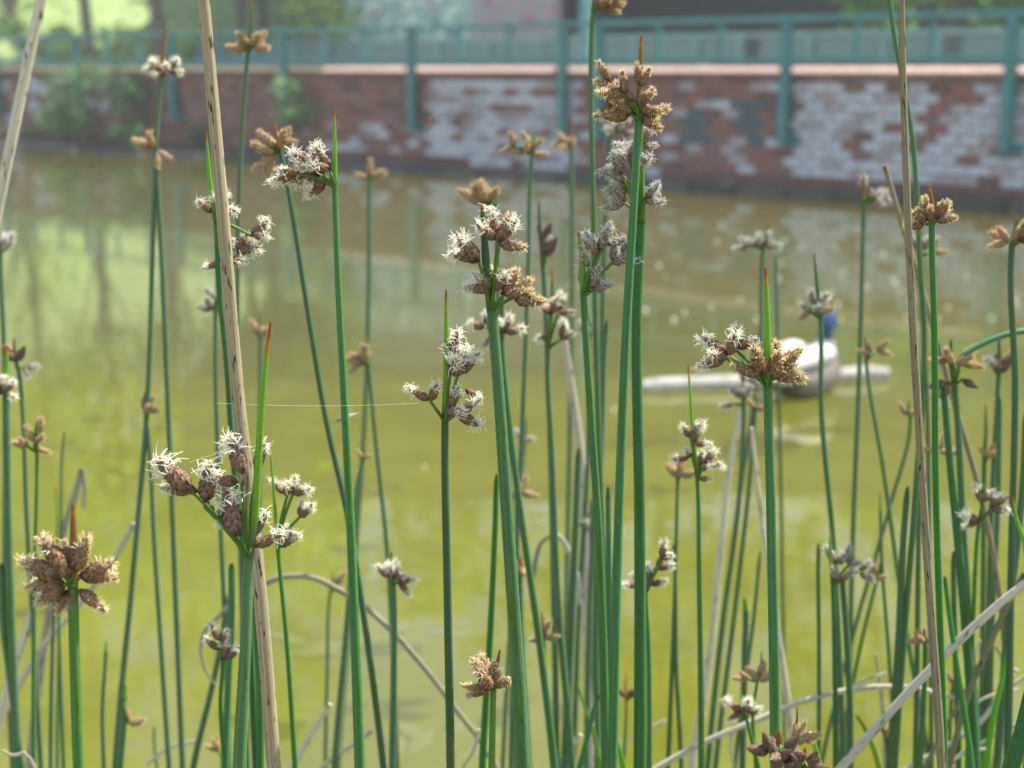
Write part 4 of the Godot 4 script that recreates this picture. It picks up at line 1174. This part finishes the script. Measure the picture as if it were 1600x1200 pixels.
	bulrush("far bulrush with a greyish frothy head just under the log", 1.25, "1160,560 1162,590 1163,640 1153,800 1132,960 1104,1200", 12, 632, "c 1158,622 110 50 4 26; c 1164,600 80 50 4 26; c 1148,632 160 40 2 22", "green", blue, 8)
	bulrush("far bulrush with a tan bud under the log, right of the frothy head", 1.3, "1180,612 1180,625 1180,645 1172,760 1150,950 1120,1200", 11, 640, "t 1180,638 90 80 4 22; t 1188,636 10 40 2 20", "pale", blue, 8)
	bulrush("bulrush with a soft tan head and thin stem left of the white-black heads", 1.1, "1060,712 1060,730 1058,756 1055,920 1044,1200", 10, 752, "t 1060,748 110 45 5 30; t 1062,746 60 45 4 30", "pale", deep, 6)
	bulrush("plain thin bulrush close beside the soft tan head's stem", 1.1, "1052,850 1054,920 1058,1040 1064,1200", 10, 870, "", "green", deep, 7)
	bulrush("tall plain bulrush slanting beside the thin tan reed from the top edge", 1.0, "1384,-60 1396,30 1424,220 1440,420 1444,520 1430,760 1412,980 1398,1200", 14, -40, "", "green", deep, 8)
	bulrush("plain bulrush tucked right of the thin tan reed, in shadow", 1.05, "1433,560 1434,700 1433,900 1430,1200", 12, 580, "", "green", blue, 9)
	bulrush("bulrush with pale tufts peeping from behind the thin tan reed", 1.2, "1440,350 1439,380 1440,405 1446,620 1452,900 1456,1200", 10, 400, "c 1438,392 100 50 4 28; t 1456,395 40 40 3 24", "pale", blue, 8)
	bulrush("bulrush with a straw head hidden behind the round gold one's stem", 1.1, "1466,650 1464,680 1462,712 1466,900 1472,1200", 10, 708, "t 1458,704 130 50 4 28; t 1468,706 50 50 4 28", "lime", deep, 8)
	bulrush("short blunt plain bulrush with a white chewed tip, left of the whitish knobs", 1.05, "1279,850 1279,900 1280,1000 1280,1200", 9, 856, "", "pale", deep, 8)
	bulrush("thick plain bulrush running behind the whitish knobs", 1.0, "1316,900 1320,980 1326,1090 1330,1200", 14, 910, "", "green", Color(0.035, 0.15, 0.07), 12)
	bulrush("plain bulrush crossing left to right below the tan button head", 1.15, "1375,770 1380,880 1388,1020 1398,1200", 9, 800, "", "orange", deep, 6)
	bulrush("broad dark plain bulrush at the right, leaning left towards its foot", 1.0, "1418,760 1412,860 1404,1000 1392,1200", 16, 780, "", "green", Color(0.035, 0.14, 0.075), 12)
	bulrush("thick plain bulrush left of the stacked white heads, leaning right", 0.95, "1474,600 1482,720 1500,900 1524,1200", 18, 620, "", "green", Color(0.03, 0.15, 0.06), 11)
	bulrush("thick plain bulrush leaning left beside the right edge", 1.0, "1604,640 1596,760 1576,950 1558,1200", 18, 660, "", "green", blue, 13)
	bulrush("very thick plain bulrush entering the lower right corner", 0.70, "1625,1030 1612,1090 1594,1150 1578,1200", 30, 1040, "", "green", Color(0.03, 0.15, 0.055), 24)
	bulrush("thin plain bulrush leaning right of the round gold one's foot", 0.90, "1476,900 1486,990 1500,1080 1520,1200", 11, 910, "", "green", Color(0.035, 0.2, 0.05), 8)
	bulrush("plain bulrush with a rusty tip left of the bristly head's stem", 1.15, "1163,935 1164,960 1166,1010 1160,1200", 13, 955, "", "orange", blue, 12)
	bulrush("thin plain bulrush leaning left from the rusty-tipped one", 1.2, "1188,860 1180,960 1166,1060 1150,1200", 9, 880, "", "pale", blue, 7)
	bulrush("plain bulrush with a bright lime point at the far right edge", 0.9, "1582,775 1590,810 1602,850 1612,1000 1600,1200", 9, 860, "", "lime", Color(0.07, 0.25, 0.06), 8)
	bulrush("short bulrush with a rusty bud right of the flat pinkish head", 1.1, "1492,1050 1491,1062 1490,1076 1484,1200", 9, 1074, "t 1491,1072 85 50 3 20", "brown", deep, 7)
	bulrush("faint plain bulrush between the log and the tan-white head", 1.5, "1212,395 1214,430 1218,560 1222,800 1226,1200", 8, 410, "", "pale", blue, 6)
	bulrush("plain shaded bulrush right of the stacked white heads", 1.1, "1562,620 1560,780 1552,980 1545,1200", 12, 640, "", "green", blue, 10)
	bulrush("plain bulrush in the far right tangle with the lime blade beside it", 1.05, "1490,860 1492,960 1496,1080 1500,1200", 13, 880, "", "green", Color(0.035, 0.15, 0.07), 11)

# ---------------------------------------------------------------- dry reeds, bent stalks, blades, silk
func make_dry() -> void:
	var straw := Color(0.56, 0.48, 0.32)
	var pale := Color(0.88, 0.82, 0.69)
	var grey := Color(0.60, 0.55, 0.45)
	var lime := Color(0.16, 0.42, 0.03)
	stalk("dry_reed", "thick tan dry reed with dark spots, the tallest at the left", "reed", 0.74, "312,-60 320,20 345,300 372,620 402,880 428,1200", 25, 17, straw, mats.dead, 1.0)
	stalk("dry_reed", "thin tan dry reed standing from top to bottom at the right", "reed", 0.76, "1408,-60 1409,40 1414,220 1426,500 1448,860 1471,1200", 15, 9, straw * 0.85, mats.dead, 1.0)
	stalk("dry_reed", "blurred pale reed crossing the upper left corner", "reed", 1.10, "76,-60 60,20 28,170 -4,330 -40,520", 17, 17, pale, mats.dead, 1.0)
	stalk("dry_reed", "thin grey-tan reed slanting behind the round gold head", "reed", 1.05, "1382,258 1400,320 1440,450 1480,590 1536,790 1562,930 1580,1200", 10, 8, straw * 0.8, mats.dead, 1.0)
	stalk("dry_stalk", "whitish dry stalk standing in the central tangle", "dry stalk", 1.35, "880,520 892,600 908,720 916,950 922,1200", 18, 10, pale, mats.dead, 0.6)
	stalk("dry_stalk", "whitish dry stalk rising to the frothy head below the log", "dry stalk", 1.35, "1160,630 1140,730 1124,880 1104,1060 1080,1200", 15, 8, pale, mats.dead, 0.6)
	stalk("dry_stalk", "pale dry stalk running down left behind the bristly head's stem", "dry stalk", 1.15, "1174,668 1184,760 1202,900 1226,1060 1244,1200", 12, 6, pale * 0.9, mats.dead, 0.8)
	stalk("dry_stalk", "pale dry stalk arched over the water left of centre", "dry stalk", 1.15, "408,914 440,902 485,902 530,922 590,965 660,1040 720,1118 752,1160", 9, 11, Color(0.50, 0.46, 0.36), mats.dead, 0.7)
	stalk("dry_stalk", "long whitish stalk lying diagonally across the lower right", "dry stalk", 0.90, "1640,885 1560,945 1440,1060 1380,1125 1310,1205 1240,1290", 17, 15, pale, mats.dead, 0.8)
	stalk("dry_stalk", "whitish stalk bowed low over the water at the lower right", "dry stalk", 1.05, "1500,1092 1420,1074 1340,1076 1260,1094 1180,1126 1100,1160 1020,1204 960,1240", 12, 9, pale, mats.dead, 0.8)
	stalk("dry_stalk", "pale stalk leaning at the left edge behind the round brown head", "dry stalk", 1.15, "60,925 36,1000 6,1100 -30,1230", 16, 13, pale, mats.dead, 0.6)
	stalk("dry_stalk", "grey dry stalk leaning right above the round brown head", "dry stalk", 1.2, "210,818 180,870 120,950 60,1020 20,1090 -10,1150", 11, 9, pale * 0.9, mats.dead, 0.6)
	stalk("dry_leaf", "torn grey leaf standing up behind the brown needle tip", "dry leaf", 1.3, "128,732 118,770 102,820 88,900 70,1000", 13, 9, grey, mats.dead, 0.25)
	stalk("dry_leaf", "grey scrap of leaf hanging from the torn one", "dry leaf", 1.3, "128,734 132,760 130,795", 5, 9, grey, mats.dead, 0.2, false)
	stalk("dry_stalk", "short pale stalk slanting up at the bottom, left of the needle-tipped stem", "dry stalk", 1.1, "516,1100 500,1125 478,1160 455,1205 430,1260", 12, 8, pale, mats.dead, 0.5)
	stalk("dry_stalk", "short grey stalk slanting up at the bottom, right of the needle-tipped stem", "dry stalk", 1.2, "582,1142 556,1160 520,1185 490,1210 450,1240", 10, 7, grey * 1.2, mats.dead, 0.6)
	stalk("dry_stalk", "brown dry stalk leaning left at the lower right corner", "dry stalk", 0.92, "1602,895 1575,945 1545,1010 1515,1080 1480,1210", 10, 11, straw * 0.7, mats.dead, 0.9)
	stalk("dry_stalk", "thin brown stalk crossing the diagonal whitish one at the right", "dry stalk", 1.0, "1580,930 1548,1000 1520,1060 1470,1150 1440,1210", 8, 7, straw * 0.75, mats.dead, 0.9)
	stalk("dry_stalk", "pale stalk low at the far right, lying nearly flat", "dry stalk", 1.05, "1610,1052 1570,1080 1530,1130 1480,1165 1420,1200", 9, 8, pale, mats.dead, 0.8)
	stalk("dry_stalk", "white jointed stalk at the bottom right under the flat-lying one", "dry stalk", 1.0, "1600,1128 1560,1145 1530,1165 1500,1180 1470,1210", 8, 8, Color(0.62, 0.58, 0.52), mats.dead, 0.8)
	stalk("dry_stalk", "short grey upright stalk behind the bowed whitish one", "dry stalk", 1.2, "1368,1022 1374,1060 1380,1110 1384,1200", 9, 4, grey, mats.dead, 0.9)
	stalk("dry_leaf", "white curled scrap of leaf caught among the central stems", "dry leaf", 1.2, "868,834 880,846 888,862", 10, 8, Color(0.75, 0.73, 0.68), mats.dead, 0.35, false)
	stalk("dry_leaf", "grey and white leaf bending down to the left in the central tangle", "dry leaf", 1.25, "862,836 846,848 838,872 832,905", 9, 5, Color(0.5, 0.48, 0.43), mats.dead, 0.3, false)
	stalk("dry_leaf", "narrow white dead leaf hanging in the central tangle", "dry leaf", 1.2, "900,895 904,920 906,945", 4, 11, Color(0.74, 0.72, 0.66), mats.dead, 0.3, false)
	stalk("dry_leaf", "grey bent leaf left of the thick tan reed's foot", "dry leaf", 1.1, "366,938 340,965 318,990 314,1015 322,1050 338,1072", 3, 9, Color(0.52, 0.50, 0.46), mats.dead, 0.3, false)
	stalk("dry_stalk", "short white stalk at the bottom of the central tangle", "dry stalk", 1.15, "908,1148 890,1168 870,1200 850,1230", 9, 8, pale, mats.dead, 0.6)
	var bits := [["short white scrap of stalk at the lower left corner", "2,1172 20,1180 40,1176", 0.95], ["curled white scrap of leaf beside the lower left corner scrap", "34,1176 46,1184 54,1200", 0.95], ["thin broken stalk lying low between the two orange-tan buds at the left", "228,1196 262,1170 306,1158", 1.2], ["pale split leaf low between the central one and the white-threaded bulrush's foot", "722,1200 740,1172 748,1140", 1.1], ["grey broken stalk crossing low behind the straight thick pair", "940,1190 992,1150 1040,1126", 1.3], ["bleached leaf tip poking up behind the dark bare heads", "1150,1210 1142,1170 1148,1128", 1.15], ["short straw stalk lying on the bowed whitish one", "1300,1098 1346,1066 1384,1052", 1.1], ["pale broken stalk low in the far right tangle", "1498,1120 1540,1090 1592,1078", 1.05], ["thin straw stalk leaning left in the far right tangle", "1532,1000 1508,1090 1490,1200", 1.1], ["drooping straw leaf at the far right above the flat-lying stalk", "1556,1010 1570,1036 1590,1050", 1.0], ["white jointed scrap low right of the thin tan reed", "1486,1192 1510,1176 1540,1170", 0.95]]
	for b in bits: stalk("dry_scrap", b[0], "dry stalk", b[2], b[1], 7, 4, pale, mats.dead, 0.5, false)
	stalk("grass_blade", "bright lime grass blade at the lower right, widest of them", "grass blade", 0.98, "1578,950 1576,1000 1566,1060 1552,1120 1540,1200", 14, 3, lime, mats.blade, 0.25)
	stalk("grass_blade", "lime blade at the bottom between the straight thick pair", "grass blade", 0.9, "962,1150 968,1172 974,1200 982,1240", 16, 3, lime, mats.blade, 0.25)
	stalk("grass_blade", "pale lime blade with a yellow tip below the diagonal whitish stalk", "grass blade", 1.05, "1338,1118 1350,1136 1362,1160 1374,1200", 11, 5, Color(0.28, 0.46, 0.08), mats.blade, 0.3)
	stalk("grass_blade", "thin lime blade leaning left in the central tangle", "grass blade", 1.05, "902,1070 912,1100 926,1140 938,1200", 9, 3, Color(0.2, 0.4, 0.07), mats.blade, 0.3)
	stalk("grass_blade", "yellow-green blade beside the ragged tan and dark bare heads", "grass blade", 0.9, "1262,1140 1272,1162 1280,1200", 12, 3, Color(0.32, 0.50, 0.05), mats.blade, 0.3)
	stalk("grass_blade", "small lime blade at the bottom, right of the straight thick pair", "grass blade", 1.1, "1014,1100 1013,1140 1010,1200", 6, 3, lime, mats.blade, 0.4)
	stalk("bent_stem", "green stem arching in from the right edge to the ragged brown head", "bulrush stem", 0.98, "1506,554 1530,540 1562,526 1602,517 1680,520 1740,580 1760,900", 12, 9, Color(0.09, 0.27, 0.13), mats.stem, 1.0)
	stalk("spider_silk", "fine spider thread sagging slightly between the reed and the white-threaded bulrush", "spider silk", 0.76, "338,630 420,633 500,634 580,633 654,630", 0.32, 0.32, Color(0.8, 0.8, 0.76), mats.thread, 1.0, false)
	stalk("spider_silk", "faint slack spider thread over the plump brown umbel", "spider silk", 0.69, "296,722 340,708 384,694", 0.5, 0.5, Color(0.8, 0.8, 0.76), mats.thread, 1.0, false)
	# a small blue streak with a whitish end, by the needle-tipped stem
	var streak_at := at(541, 652, 0.86)
	var streak := thing("blue_streak", "tiny blue streak with a pale strip by the needle-tipped stem", "blue_streak", streak_at)
	var k := 0.86 / LENS
	var st := start()
	var b := Color(0.05, 0.22, 0.60)
	tube(st, [Vector3(-17, -7, 0) * k, Vector3(-10, -4, 0) * k, Vector3(-4, -1, 0) * k, Vector3(-1, 0, 0) * k], [0.8 * k, 1.4 * k, 1.7 * k, 1.9 * k], [b, b, b, b], 8)
	put("body", st.commit(), mats.bract, streak)  # blue end of the streak
	st = start()
	tube(st, [Vector3(-2, 0.5, 2) * k, Vector3(8, 3.5, 3) * k, Vector3(20, 8, 2) * k], [0.8 * k, 3.2 * k, 0.6 * k], [Color(0.75, 0.78, 0.8), Color(0.75, 0.78, 0.8), Color(0.75, 0.78, 0.8)], 6, 0.2)
	put("wing", st.commit(), mats.thread, streak)  # whitish end of the streak
